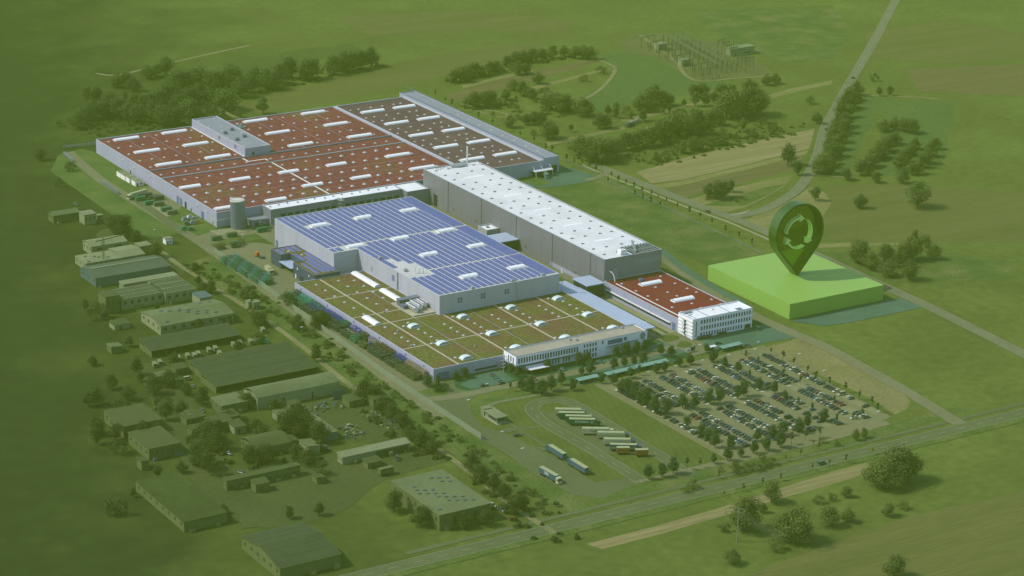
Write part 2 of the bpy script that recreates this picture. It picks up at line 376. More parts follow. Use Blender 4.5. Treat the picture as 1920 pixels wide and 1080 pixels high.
# fields
for nm, m, px in [
    ('field', 'pale_field', [(436, 200), (470, 212), (505, 210), (640, 188), (760, 160), (1010, 98), (1010, 80), (930, 86), (760, 113), (640, 145), (540, 168)]),
    ('field', 'dim_meadow', [(320, 148), (560, 92), (660, 82), (690, 100), (600, 112), (480, 134), (330, 153)]),
    ('field', 'ploughed', [(840, 177), (840, 190), (862, 190), (1040, 140), (1133, 113), (1120, 110), (1007, 130), (873, 167)]),
    ('field', 'hay', [(993, 164), (1130, 129), (1150, 128), (997, 170)]),
    ('field', 'wet_meadow', [(1067, 197), (1130, 157), (1153, 133), (1140, 120), (1120, 100), (1173, 97), (1230, 107), (1300, 153), (1373, 148), (1340, 167), (1300, 177), (1190, 193), (1133, 210), (1073, 207)]),
    ('field', 'hay', [(1017, 268), (1170, 237), (1174, 242), (1027, 273)]),
    ('field', 'hay', [(1198, 242), (1340, 206), (1480, 167), (1560, 150), (1560, 157), (1480, 175), (1340, 214), (1210, 247)]),
    ('field', 'hay', [(1160, 224), (1240, 207), (1340, 183), (1343, 187), (1240, 214), (1170, 229)]),
    ('field', 'stubble', [(1193, 323), (1280, 297), (1400, 268), (1528, 241), (1518, 278), (1400, 308), (1280, 337), (1222, 344)]),
    ('field', 'hay', [(1225, 347), (1280, 339), (1400, 310), (1517, 281), (1510, 290), (1400, 318), (1280, 347), (1240, 353)]),
    ('field', 'ploughed', [(1242, 355), (1280, 349), (1400, 320), (1507, 293), (1490, 318), (1420, 336), (1350, 352), (1282, 371)]),
    ('field', 'hay', [(1286, 375), (1350, 358), (1440, 337), (1484, 330), (1472, 348), (1440, 368), (1395, 390), (1362, 398), (1310, 388)]),
    ('field', 'rough_grass', [(1312, 386), (1440, 350), (1474, 345), (1440, 366), (1395, 386)]),
    ('field', 'hay', [(1394, 412), (1420, 403), (1462, 388), (1500, 364), (1520, 350), (1545, 360), (1560, 380), (1540, 410), (1480, 430), (1440, 430)]),
    ('field', 'pale_field', [(1545, 347), (1700, 345), (1920, 362), (2050, 380), (2050, 452), (1920, 455), (1700, 456), (1560, 453), (1540, 420), (1560, 380)]),
    ('field', 'hay', [(1535, 457), (1620, 455), (1730, 455), (1730, 459), (1620, 461), (1535, 465)]),
    ('field', 'rough_grass', [(1530, 472), (1760, 475), (1900, 490), (1890, 520), (1720, 530), (1650, 530), (1580, 498)]),
    ('field', 'wet_meadow', [(1605, 180), (1640, 182), (1662, 186), (1620, 255), (1590, 325), (1568, 326), (1590, 250)]),
    ('field', 'stubble', [(1240, 984), (1340, 955), (1450, 920), (1560, 885), (1625, 868), (1640, 878), (1600, 897), (1480, 930), (1400, 955), (1240, 1001), (1130, 1030), (1100, 1020)]),
    ('field', 'pale_field', [(1380, 1085), (1500, 1040), (1700, 970), (1920, 920), (2100, 890), (2100, 1200), (1300, 1250)]),
    ('field', 'sand', [(1412, 666), (1440, 650), (1480, 640), (1505, 628), (1545, 642), (1600, 672), (1650, 700), (1680, 722), (1706, 752), (1700, 768), (1678, 778), (1640, 752), (1560, 712), (1480, 682)]),
    ('field', 'rough_grass', [(1030, 338), (1110, 336), (1165, 340), (1300, 408), (1430, 474), (1400, 486), (1330, 498), (1250, 470), (1130, 410), (985, 345)]),
    ('field', 'pale_field', [(1620, 60), (1760, 40), (1920, 60), (1920, 110), (1780, 120), (1640, 110)]),
    ('field', 'wet_meadow', [(1660, 186), (1790, 190), (1770, 300), (1700, 330), (1640, 330)]),
    ('field', 'pale_field', [(620, 30), (900, 20), (1080, 40), (1060, 62), (900, 56), (700, 70)]),
    ('field', 'rough_grass', [(1300, 20), (1560, 10), (1600, 60), (1560, 110), (1460, 120), (1330, 60)]),
    ('field', 'ploughed', [(1700, 130), (1920, 120), (1920, 180), (1720, 172)]),
    ('field', 'hay', [(865, 160), (960, 138), (1000, 130), (1000, 134), (960, 143), (868, 166)]),
    ('field', 'hay', [(540, 214), (600, 205), (640, 196), (640, 199), (600, 209), (545, 219)]),
    ('substation_yard', 'gravel_yard', [(1160, 84), (1178, 98), (1232, 106), (1300, 152), (1380, 148), (1456, 142), (1440, 128), (1395, 100), (1362, 76), (1300, 78), (1240, 62), (1180, 66)]),
]:
    sheet(nm, P(*px), m)
# the works' grass
sheet('site_lawn', [(-34, 302), (15, 302), (15, 500), (10, 512), (-10, 505), (-30, 470)], 'site_lawn')
sheet('site_lawn', P((300, 405), (345, 395), (420, 428), (515, 428), (515, 445), (400, 462), (380, 455)), 'site_lawn')
sheet('green_verge', P((404, 431), (409, 425), (515, 407), (515, 421), (470, 436), (435, 440)), 'green_verge')
sheet('verge', P((402, 475), (560, 590), (740, 718), (902, 824), (1000, 890), (1080, 930), (1120, 955), (1080, 965), (980, 930), (860, 862), (640, 700), (475, 580), (345, 497)), 'rough_grass')
sheet('site_lawn', P((845, 712), (945, 690), (975, 705), (1213, 640), (1330, 600), (1430, 590), (1480, 622), (1440, 640), (1280, 672), (1130, 712), (960, 728), (880, 735), (850, 725)), 'green_verge')
sheet('lawn', P((905, 790), (917, 772), (925, 760), (1000, 742), (1130, 714), (1180, 745), (1374, 868), (1330, 868), (1200, 890), (1120, 905), (1000, 838)), 'lawn')
sheet('lawn', P((880, 765), (893, 752), (1000, 728), (1130, 700), (1140, 708), (1020, 733), (925, 755), (905, 775), (888, 780)), 'site_lawn')
sheet('verge', P((1090, 925), (1200, 897), (1330, 870), (1440, 850), (1660, 797), (1800, 760), (1820, 768), (1640, 822), (1440, 868), (1200, 930), (1130, 952)), 'rough_grass')
# the estate beyond the track
for px in ([(262, 690), (300, 690), (345, 760), (392, 840), (440, 930), (400, 960), (350, 880), (300, 790)],
           [(560, 745), (640, 735), (705, 760), (760, 820), (740, 830), (640, 825), (590, 790)],
           [(400, 690), (500, 660), (590, 690), (640, 715), (600, 705), (480, 745), (420, 740)],
           [(440, 880), (640, 850), (790, 835), (850, 860), (720, 900), (640, 960), (500, 990), (420, 950)],
           [(180, 440), (240, 430), (340, 500), (330, 520), (300, 515), (230, 490)]):
    sheet('yard', closed(P(*px), 4), 'dark_yard')
# paving of the works
strip('site_road', smooth(P((128, 285), (150, 305), (190, 338), (240, 370), (380, 458), (520, 560), (640, 645), (760, 735), (830, 782))), 7.5, 'asphalt_site')
sheet('yard', [(-12, 262), (8, 266), (24, 262), (31, 252), (31, 165), (0, 165), (0, -6), (-24, -12), (-16, 90), (-12, 170)], 'asphalt_site')
sheet('yard', P((790, 745), (815, 716), (850, 712), (855, 728), (900, 738), (880, 752), (885, 778), (905, 800), (955, 815), (1000, 838), (1060, 868), (1115, 905), (1195, 893), (1200, 902), (1130, 935), (1075, 928), (1000, 888), (950, 852), (905, 826), (830, 775)), 'asphalt_dim')
sheet('site_lawn', closed(P((800, 735), (820, 725), (838, 735), (838, 748), (822, 752)), 4), 'site_lawn')
sheet('site_lawn', closed(P((960, 812), (975, 807), (992, 818), (985, 822), (968, 818)), 4), 'lawn')
sheet('yard', P((245, 378), (290, 384), (332, 401), (308, 408)), 'light_paving')
sheet('yard', P((262, 352), (300, 350), (345, 382), (330, 400), (300, 385), (280, 372)), 'asphalt_site')
strip('siding', smooth(P((252, 373), (300, 405), (345, 438))), 6.5, 'ballast')
b = MB()
for k in range(46):
    t = k / 45; c = at(252 + 93 * t, 373 + 65 * t); b.box(c.x - 2.6, c.x + 2.6, c.y - .16, c.y + .16, .13, .18)
tag(b.build('siding_sleepers', 'light_paving'), kind='structure')
sheet('yard', P((358, 447), (395, 435), (440, 428), (515, 425), (515, 432), (470, 440), (430, 447), (400, 458), (380, 457)), 'asphalt_site')
sheet('yard', P((392, 433), (430, 428), (462, 434), (410, 441)), 'light_paving')
sheet('yard', [(128.6, 75), (160, 75), (160, 283), (128.6, 283)], 'asphalt_site')
sheet('green_strip', rect(150, 154.5, 72, 270), 'lawn')
sheet('yard', [(31, 252), (160, 252), (160, 283), (47, 289), (31, 289)], 'asphalt_site')
sheet('forecourt', [(131, -3), (160, -3), (160, 72), (131, 72)], 'light_paving')
sheet('green_strip', rect(147.2, 150.2, -1, 68), 'lawn')
sheet('green_strip', rect(153.0, 155.2, -1, 68), 'lawn')
sheet('forecourt', P((862, 722), (905, 700), (940, 695), (955, 706), (965, 712), (930, 722), (885, 730)), 'teal_paving')
sheet('forecourt', P((985, 716), (1060, 695), (1130, 675), (1215, 650), (1262, 634), (1292, 660), (1252, 668), (1150, 694), (1045, 708)), 'teal_paving')
sheet('forecourt', P((1300, 642), (1410, 614), (1440, 606), (1500, 632), (1440, 642), (1390, 652), (1330, 660)), 'teal_paving')
strip('site_road', smooth(P((795, 750), (860, 742), (940, 726), (1020, 710), (1090, 696), (1180, 674), (1250, 655), (1292, 640), (1330, 655))), 7, 'asphalt_site')
sheet('forecourt', P((1215, 632), (1268, 622), (1300, 640), (1345, 655), (1300, 668), (1255, 645)), 'asphalt_site')
for px in ([(1238, 632), (1258, 628), (1275, 634), (1250, 642)], [(1268, 650), (1280, 640), (1298, 645), (1290, 652)]): sheet('green_island', closed(P(*px), 4), 'lawn')
strip('footpath', smooth(P((917, 774), (918, 764), (932, 755), (1010, 740), (1060, 728), (1145, 709))), 2.6, 'asphalt_road')
strip('footpath', smooth(P((945, 806), (985, 803), (1030, 798))), 2.6, 'asphalt_dim')
strip('footpath', smooth(P((935, 783), (965, 800), (1000, 822), (1060, 858))), 2.2, 'asphalt_dim')
# lorry loop
loop = smooth([at(960 + x / 6, 720 + y / 6) for x, y in ((1480, 1110), (1200, 930), (820, 700), (440, 480), (290, 375), (225, 285), (285, 215), (400, 185), (520, 178), (640, 205), (780, 275), (1080, 455), (1380, 640), (1700, 830), (2010, 1040))])
sheet('lorry_park', [at(960 + x / 6, 720 + y / 6) for x, y in ((300, 300), (470, 300), (700, 260), (1400, 700), (1560, 800), (1050, 790))], 'asphalt_dim')
strip('lorry_loop', loop, 8, 'asphalt_dim', dash=(4, 8), edge=True)
sheet('green_island', closed([at(960 + x / 6, 720 + y / 6) for x, y in ((310, 270), (400, 222), (500, 215), (600, 235), (690, 285), (560, 310), (440, 330), (360, 310))], 4), 'lawn')
# staff car park
LOT = [(75, -44), (190, -42.5), (183, -165), (78, -170)]
sheet('car_park', [(72.5, -47), (121, -45), (190, -42.5), (186, -100), (183.6, -162), (168, -167), (98, -169), (74, -171.5)], 'asphalt_lot')
sheet('site_road', P((1180, 905), (1330, 868), (1440, 848), (1560, 818), (1660, 789), (1670, 796), (1560, 826), (1440, 855), (1330, 877), (1200, 905)), 'asphalt_lot')
MED = [96.2 + 17.85 * k for k in range(5)]
for x0, x1 in [(77.2, 82.4)] + [(m - 5.6, m - .7) for m in MED] + [(m + .7, m + 5.6) for m in MED] + [(178, 183)]:
    sheet('parking_bays', rect(x0, x1, -156, -53.5), 'bay_paving')
b = MB()
for m in MED:
    for y0, y1 in ((-100, -56), (-155, -107)): b.prism(rect(m - .7, m + .7, y0, y1), .0, .14 + .002)
    b.prism(closed([(m - 5.4, -156.5), (m + 5.4, -156.2), (m + 5, -160), (m, -162), (m - 4.6, -160.4)], 3), 0, .145)
    b.prism(rect(m - 5.4, m + 5.4, -106.4, -104.6), 0, .147); b.prism(rect(m - 5.4, m + 5.4, -102.4, -100.6), 0, .147)
b.prism(rect(183.2, 186.5, -160, -46), 0, .143); b.prism(rect(73.2, 77, -168, -52), 0, .143)
tag(b.build('planted_island', 'lawn'), kind='structure')
b = MB()
for m in MED:
    for sg in (-1, 1):
        for k in range(41):
            y = -155 + 2.5 * k
            if -107 < y < -99: continue
            x = m + sg * 3.2; b.quad((x - 2.4, y - .06, .14), (x + 2.4, y - .06, .14), (x + 2.4, y + .06, .14), (x - 2.4, y + .06, .14))
tag(b.build('bay_markings', 'road_paint'), kind='structure')
# public roads
strip('cycle_path', [Vector((x, -182.3)) for x in (-120, 0, 100, 200, 420)], 3.2, 'asphalt_dim')
strip('main_road', [Vector((x, -192.4)) for x in range(-200, 700, 30)], 9.5, 'asphalt_dim', dash=(5, 8), edge=True)
strip('verge', [Vector((x, -199.5)) for x in (-200, 0, 100, 200, 420)], 5, 'rough_grass')
cr = P((1112, 306), (1130, 315), (1190, 339), (1250, 363), (1320, 390), (1380, 411), (1420, 428), (1450, 441), (1530, 478), (1620, 520), (1700, 556), (1800, 604), (1990, 700))
strip('country_road', smooth(cr), 8.5, 'asphalt_road', dash=(5, 8), edge=True)
cv = P((1352, 402), (1392, 404), (1440, 390), (1490, 360), (1518, 325), (1533, 290), (1545, 245), (1560, 215), (1582, 175), (1605, 135), (1640, 75), (1690, -20))
strip('country_road', smooth(cv), 7.5, 'asphalt_road', dash=(4, 7), edge=True)
sheet('road_island', closed(P((1368, 404), (1392, 398), (1408, 394), (1392, 401)), 4), 'kerb')
strip('cycle_path', offs(smooth(cr), -8.5)[:70], 2.4, 'light_paving')
strip('gravel_road', smooth(P((1238, 478), (1270, 503), (1300, 525), (1370, 570), (1430, 600), (1480, 622), (1545, 650), (1620, 690), (1700, 735), (1800, 795))), 8.5, 'asphalt_site')
sheet('service_yard', closed(P((1046, 310), (1104, 326), (1122, 333), (1098, 342), (1040, 350), (1000, 352), (985, 340), (1040, 326)), 3), 'teal_paving')
sheet('green_island', P((975, 334), (1003, 329), (1035, 345), (1005, 350)), 'site_lawn')
strip('service_road', smooth(P((1100, 338), (1128, 330), (1140, 320))), 5, 'asphalt_site')
strip('teal_road', smooth(P((1241, 470), (1280, 502), (1340, 540), (1395, 570))), 6, 'teal_paving')
sheet('forecourt', P((1480, 602), (1560, 585), (1658, 564), (1690, 560), (1728, 577), (1600, 604), (1545, 612)), 'teal_paving')
for nm, px, w in (('dirt_track', [(1067, 197), (1113, 177), (1140, 153), (1153, 133), (1147, 123), (1120, 111)], 3.2), ('dirt_track', [(470, 225), (430, 215), (330, 155)], 3),
              ('dirt_track', [(180, 138), (220, 141), (300, 123), (400, 100), (470, 85)], 3.5), ('dirt_track', [(300, 470), (345, 503), (475, 585), (560, 645), (640, 710), (760, 800), (860, 870), (960, 948), (1040, 1000)], 3.6),
              ('dirt_track', [(865, 195), (905, 205), (950, 214), (940, 220), (880, 205)], 3), ('dirt_track', [(1528, 328), (1570, 332), (1600, 334)], 3),
              ('dirt_track', [(1200, 66), (1260, 110), (1300, 150), (1380, 147), (1450, 142)], 3), ('dirt_track', [(1610, 179), (1700, 182), (1760, 186)], 3),
              ('estate_road', [(300, 680), (360, 775), (410, 860), (470, 990)], 7)):
    strip(nm, smooth(P(*px)), w, 'dark_yard' if nm == 'estate_road' else 'track')
# ------------------------------------------------------------------ the factory
def inset(poly, d):
    n = len(poly); out = []
    for i in range(n):
        a, b, c = Vector(poly[i - 1][:2]), Vector(poly[i][:2]), Vector(poly[(i + 1) % n][:2])
        t1 = (b - a).normalized(); t2 = (c - b).normalized()
        n1 = Vector((-t1.y, t1.x)); n2 = Vector((-t2.y, t2.x))
        k = 1 + n1.dot(n2); out.append(b + (n1 + n2) * (d / k))
    return out
def hall(root, poly, h, wall, roof, cope='coping', z0=0.0, par=.55, cw=.55, name_wall='wall'):
    """walls, a coping and a sunken flat roof over a rectilinear outline (counter-clockwise, world metres)"""
    o = root.location; pl = [(p[0] - o.x, p[1] - o.y) for p in poly]; n = len(pl); inn = inset(pl, cw); zr = h - par
    b = MB()
    for i in range(n):
        p, q = pl[i], pl[(i + 1) % n]; b.quad((*p, z0), (*q, z0), (*q, h), (*p, h))
        p, q = inn[i], inn[(i + 1) % n]; b.quad((*q, zr), (*p, zr), (*p, h), (*q, h))
    b.build(name_wall, wall, root)
    b = MB()
    for i in range(n):
        j = (i + 1) % n
        b.hexa([(*pl[i], h), (*pl[j], h), (*inn[j], h), (*inn[i], h)], [(*pl[i], h + .09), (*pl[j], h + .09), (*inn[j], h + .09), (*inn[i], h + .09)], bottom=False)
    b.build('coping', cope, root)
    b = MB(); b.poly([(*p, zr) for p in inn]); r = b.build('roof', roof, root)
    return r, zr
def L(root, x, y): return x - root.location.x, y - root.location.y
def sky_dome_mesh():
    b = MB(); b.box(-.85, .85, -.85, .85, 0, .22); b.dome(0, 0, .22, .72, .72, .5, n=8, rings=2); return b.mesh('roof_light', 'roof_light')
_RL = sky_dome_mesh()
def _bb(w):
    b = MB(); b.box(-w / 2 - .25, w / 2 + .25, -2.4, 2.4, 0, .45); n = 7
    for i in range(n):
        a0, a1 = math.pi * i / n, math.pi * (i + 1) / n
        p = [(-2.2 * math.cos(a), .45 + .95 * math.sin(a)) for a in (a0, a1)]
        b.quad((-w / 2, p[0][0], p[0][1]), (-w / 2, p[1][0], p[1][1]), (w / 2, p[1][0], p[1][1]), (w / 2, p[0][0], p[0][1]))
        for sx in (-1, 1): b.tri((sx * w / 2, 0, .35), (sx * w / 2, p[0][0], p[0][1]), (sx * w / 2, p[1][0], p[1][1]), 1)
    k = int(w / 1.5)
    for i in range(k + 1):
        x = -w / 2 + w * i / k
        for q in range(n):
            a0, a1 = math.pi * q / n, math.pi * (q + 1) / n
            b.bar((x, -2.22 * math.cos(a0), .46 + .97 * math.sin(a0)), (x, -2.22 * math.cos(a1), .46 + .97 * math.sin(a1)), .1, .05, 2)
    return b.mesh('barrel_skylight', ['skylight', 'coping', 'white_metal'])
_BB = {}
def place(mesh, name, root, x, y, z, rz=0.0, s=1.0):
    o = bpy.data.objects.new(name, mesh); COL.objects.link(o); o.parent = root
    lx, ly = L(root, x, y); o.location = (lx, ly, z); o.rotation_euler = (0, 0, rz)
    o.scale = s if isinstance(s, tuple) else (s,) * 3
    return o
def light(root, x, y, z, s=1.0): return place(_RL, 'roof_light', root, x, y, z, 0, s)
def barrel(root, x0, x1, y, z, rz=0.0):
    w = round(abs(x1 - x0), 0)
    if w not in _BB: _BB[w] = _bb(w)
    return place(_BB[w], 'barrel_skylight', root, (x0 + x1) / 2, y, z, rz)
def slabs(root, name, m, rects, z, t=.08):
    for x0, x1, y0, y1 in rects:
        b = MB(); a = L(root, x0, y0); c = L(root, x1, y1); b.box(a[0], c[0], a[1], c[1], z, z + t)
        o = b.build(name, m, root)
    return o
def panel(root, name, m, face, c0, c1, z0, z1, at_, t=.06, mats=None):
    """a flat panel proud of a wall; face 'S'/'W'/'N'/'E', at_ = the wall's plane coordinate"""
    b = MB()
    if face in 'SN':
        s = -1 if face == 'S' else 1; a = L(root, c0, at_); c = L(root, c1, at_)
        y0, y1 = sorted((a[1] + s * .01, a[1] + s * t)); b.box(a[0], c[0], y0, y1, z0, z1)
    else:
        s = -1 if face == 'W' else 1; a = L(root, at_, c0); c = L(root, at_, c1)
        x0, x1 = sorted((a[0] + s * .01, a[0] + s * t)); b.box(x0, x1, a[1], c[1], z0, z1)
    return b.build(name, m, root)
def vent_box(root, x, y, z, name='roof_vent', m='steel', s=1.0):
    b = MB(); b.box(-1.1 * s, 1.1 * s, -.9 * s, .9 * s, 0, .5 * s); b.hexa([(-1.2 * s, -1 * s, .5 * s), (1.2 * s, -1 * s, .5 * s), (1.2 * s, 1 * s, .5 * s), (-1.2 * s, 1 * s, .5 * s)],
          [(-.8 * s, -.9 * s, 1.7 * s), (1.2 * s, -.9 * s, 1.5 * s), (1.2 * s, .9 * s, 1.5 * s), (-.8 * s, .9 * s, 1.7 * s)])
    o = b.build(name, m, root); lx, ly = L(root, x, y); o.location = (lx, ly, z); return o

# big red-roofed hall -------------------------------------------------
HT = 10.0
A = thing('assembly_hall', 'huge low factory hall with a red sedum roof and lavender grey walls', 'factory hall', (15, 302, 0))
_, zr = hall(A, rect(15, 202, 302, 497), HT, 'cladding', 'sedum_red')
slabs(A, 'roof_ridge', 'ridge_metal', [(16, 201.5, 407.2, 408.8)], zr, .7)
slabs(A, 'roof_ridge', 'ridge_grey', [(16, 201.5, 388.3, 389.7)], zr, .5)
slabs(A, 'expansion_joint', 'ridge_grey', [(x - .12, x + .12, 408.9, 496) for x in (34.4, 52.5, 70.9, 134.5, 152.5, 170, 181.5)], zr, .05)
slabs(A, 'expansion_joint', 'ridge_grey', [(16, 201, y - .1, y + .1) for y in (353, 335.5, 318)], zr, .04)
slabs(A, 'walkway', 'walkway_white', [(97, 98.2, 303, 394.2), (97, 98.2, 389.9, 399), (84, 97, 397.8, 399), (84, 85.2, 399, 407)], zr, .06)
slabs(A, 'walkway', 'walkway_white', [(87.0, 87.9, 408.9, 496)], zr, .07)
n_l = 0
for y in (488, 470.3, 453, 434.5, 417):
    for i in range(20):
        x = 20.7 + 9.05 * i
        if 86 < x < 110: continue
        if y in (488, 453, 417) and any(a - 1 < x < c + 1 for a, c in ((25, 43.5), (62, 80), (125.5, 143.5), (172, 191))): continue
        light(A, x, y, zr, 1.0); n_l += 1
for a in (25.3, 62, 125.6, 172.3):
    for y in (489, 453.5, 418): barrel(A, a, a + 18, y, zr)
LOW = {362.5: (17.5, 53.8, 90, 126.3, 172), 309.5: (17.5, 53.8), 327.7: (90, 126.3, 171.5)}
for y, xs in LOW.items():
    for a in xs: barrel(A, a, a + (18 if a > 170 else 14), y, zr)
rest = MB()
for r_, y in enumerate((397, 379.4, 361.6, 344.5, 326.8, 313)):
    for i in range(20):
        x = 19.5 + 9.06 * i
        hit = any(abs(y - yy) < 4 and a - 1 < x < a + 15 for yy, xs in LOW.items() for a in xs)
        if hit or (y > 390 and 84 < x < 100): continue
        if n_l < 99: light(A, x, y, zr, 1.0); n_l += 1
        else:
            lx, ly = L(A, x, y); rest.box(lx - 1.2, lx + 1.2, ly - 1.2, ly + 1.2, zr, zr + .3); rest.dome(lx, ly, zr + .3, 1.05, 1.05, .7, rings=2)
tag(rest.build('roof_light', 'roof_light', A), kind='stuff')
b = MB()
for k in range(22):
    lx, ly = L(A, 30 + 8 * k, (353, 335.5, 318)[k % 3]); b.box(lx - .9, lx + .9, ly - .3, ly + .3, zr, zr + .16)
b.build('roof_drain', 'ridge_metal', A)
for c0, c1, h_ in ((354.3, 358, 5), (359, 363, 5), (347.5, 350.5, 4.5), (321, 325, 5), (307, 308.2, 2.5)): panel(A, 'loading_door', 'glass_blue' if h_ == 5 else 'dark_opening', 'W', c0, c1, 0, h_, 15)
panel(A, 'wall_panel', 'cladding_grey', 'W', 303, 313, .3, 4.6, 15)
panel(A, 'ledge', 'white_metal', 'S', 15.2, 30, 4.6, 5.1, 302, .3)
for y in (450, 430, 405, 370, 330, 316):
    panel(A, 'wall_lamp', 'white_metal', 'W', y, y + .8, 6.5, 7.4, 15, .5)
panel(A, 'access_door', 'dark_opening', 'W', 437, 438.6, 0, 2.6, 15)
panel(A, 'access_door', 'dark_opening', 'W', 340, 341.4, 0, 2.4, 15)
for k in range(16): panel(A, 'wall_seam', 'wall_seam', 'W', 314 + 11.6 * k, 314.16 + 11.6 * k, 0, 9.8, 15, .03)
# plant room on top of it
Bx = thing('rooftop_plant_room', 'long grey plant room standing on the red sedum roof', 'plant room', (88, 410, zr))
hall(Bx, rect(88, 107.3, 410.2, 496), 5.8, 'cladding', 'grey_roof', z0=0)
for y in (424, 425.6, 447, 448.6): panel(Bx, 'louvre', 'ridge_metal', 'W', y * 1.0 + (y - 424) * .1, y + (y - 424) * .1 + 1.3, 2, 4.6, 88)
panel(Bx, 'access_door', 'dark_opening', 'S', 93.5, 95, 0, 2.6, 410.2)
for x, y in ((93, 452), (101, 458), (93, 433), (101, 438)): vent_box(Bx, x, y, 5.3, 'roof_vent', 'ridge_metal', 1.1)
for x, y in ((91, 490), (91, 473), (99, 470), (91, 417), (104, 412), (104, 492), (104, 448), (91, 442), (95, 460)): light(Bx, x, y, 5.25, .9)
b = MB()
for k in range(6): b.cyl(110 - 88 + k * 2.0, 478 - 410 + (k % 2) * 1.6, 0, 2.2 + (k % 3) * .5, .8)
b.box(20.5, 33, 66, 71, 0, .9); b.build('duct_cluster', 'steel', Bx)
# brown-roofed hall
Bh = thing('brown_roof_hall', 'factory hall with a dull brown sedum roof right of the red one', 'factory hall', (202, 302, 0))
_, zb = hall(Bh, rect(202.6, 262, 302.6, 496.4), HT + .06, 'cladding', 'sedum_brown')
slabs(Bh, 'expansion_joint', 'ridge_metal', [(204, 261, y - .12, y + .12) for y in (467, 430.5, 395, 359.5, 324)], zb, .05)
k = 0
for y in (482, 458, 446.3, 422, 411, 386.5, 375.5, 351, 340, 315.5):
    for dx in (0, 6.9, 17, 26.7, 36.3, 42.2):
        if k < 100: light(Bh, 208.5 + dx, y, zb, .95); k += 1
for y in (471.5, 435.5, 400, 365.2, 329.5):
    barrel(Bh, 212.2, 230, y, zb); barrel(Bh, 239.3, 256, y, zb)
slabs(Bh, 'parapet_strip', 'coping', [(202.9, 203.9, 303.5, 495.5)], HT + .17, .25)
slabs(Bh, 'parapet_strip', 'coping', [(260.0, 261.2, 303.4, 495.6)], HT - .5, .9)
# strip building
Sb = thing('strip_building', 'narrow grey-roofed wing along the far right side of the brown roof', 'factory hall', (262, 306, 0))
_, zs = hall(Sb, rect(262.7, 275.5, 303.5, 505), HT + 1.1, 'cladding', 'grey_roof', cope='coping_dark')
for i in range(8): light(Sb, 270, 322 + 15.5 * i, zs, .9)
slabs(Sb, 'roof_gutter', 'ridge_metal', [(262.9, 264.5, 306, 496)], zs + .55, .12)
panel(Sb, 'loading_door', 'dark_opening', 'S', 268.5, 274, 0, 5.2, 303.5)
panel(Sb, 'cornice', 'white_metal', 'N', 262.8, 275.4, 10, 11.1, 505, .3)
Lc = thing('loading_canopy', 'white loading canopy over a dark dock on the end wall of the brown-roofed hall', 'canopy', (252, 302, 0))
b = MB(); b.box(0, 14.5, -5.5, -.05, 4.4, 4.8); b.build('canopy_roof', 'white_metal', Lc)
b = MB(); b.box(.5, 13.5, -2.6, -.06, 0, 4.3); b.build('dock_opening', 'dark_opening', Lc)
for x in (.6, 7, 14): b = MB(); b.box(x, x + .3, -5.3, -5.0, 0, 4.4); b.bar((x + .1, -5.2, 4.8), (x + .1, -.3, 7.2), .2); b.build('post', 'white_metal', Lc)
# dock strip along the south side of the red hall
D = thing('dock_building', 'long low dock building with a white roof between red hall and solar hall', 'dock building', (47, 289, 0))
_, zd = hall(D, rect(47, 143.2, 289, 301.5), 10.6, 'cladding_dark', 'white_roof')
for i in range(17):
    x = 54 + 5.2 * i
    panel(D, 'dock_door', 'dark_opening', 'S', x, x + 3.6, 4.6, 6.6, 289); 
b = MB()
for i in range(17): b.box(54 + 5.2 * i - .2 - 47, 57.8 + 5.2 * i - 47, -.5, -.07, 6.65, 6.9)
b.build('dock_awning', 'ridge_metal', D)
for i in range(14): vent_box(D, 50 + 6.6 * i, 296 + (i % 3), zd, 'roof_vent', 'steel', .45)
D2 = thing('dock_end_block', 'small white-roofed block where the dock building meets the white-roofed warehouse', 'factory annexe', (143, 282, 0))
hall(D2, rect(143.4, 159.8, 282.5, 301.5), 10.2, 'cladding_dark', 'white_roof')
St = thing('roof_stair_tower', 'grey steel stair tower climbing the wall of the dock building', 'stair tower', (94, 284, 0))
b = MB()
for k in range(5):
    z = 2.2 * k; b.box(0, 3.4, 0, 2.4, z + 1.9, z + 2.05); b.bar((.3, .5, z), (3, .5, z + 2), .25); b.bar((3, 1.8, z), (.3, 1.8, z + 2), .25)
for x in (0, 3.4):
    for y in (0, 2.4): b.box(x - .12, x + .12, y - .12, y + .12, 0, 12.6)
b.box(0, 3.4, 2.4, 6, 10.75, 10.9); b.build('stairs', 'steel', St)
La = thing('low_annexe', 'low grey flat annexe behind the round silo', 'factory annexe', (34.7, 292, 0))
hall(La, rect(34.7, 46.9, 292, 301.9), 4.2, 'cladding_dark', 'grey_roof', cope='ridge_grey', par=.2)
panel(La, 'door', 'dark_opening', 'S', 37, 39.5, 0, 2.4, 292); panel(La, 'wall_sign', 'white_metal', 'S', 40, 41.5, 2.4, 3, 292)
Si = thing('silo', 'tall round grey metal silo with a pale top at the corner of the red hall', 'silo', (26.4, 295.2, 0))
b = MB(); b.cyl(0, 0, 0, 18.2, 4.5, n=40); b.build('tank', 'silo_metal', Si)
b = MB(); b.cyl(0, 0, 18.2, 18.75, 4.7, 4.6, n=40, ktop=0); b.build('roof', 'silo_roof', Si)
b = MB()
for i in range(32):
    a0, a1 = 2 * math.pi * i / 32, 2 * math.pi * (i + 1) / 32
    p0 = (4.55 * math.cos(a0), 4.55 * math.sin(a0)); p1 = (4.55 * math.cos(a1), 4.55 * math.sin(a1))
    b.bar((*p0, 19.7), (*p1, 19.7), .09); b.bar((*p0, 18.7), (*p0, 19.7), .07)
b.build('railing', 'steel', Si)
for a in (-.35, -.55, -.75, .1):
    b = MB(); b.cyl(4.75 * math.cos(a), 4.75 * math.sin(a), 0, 18.9, .26); b.build('pipe', 'steel', Si)
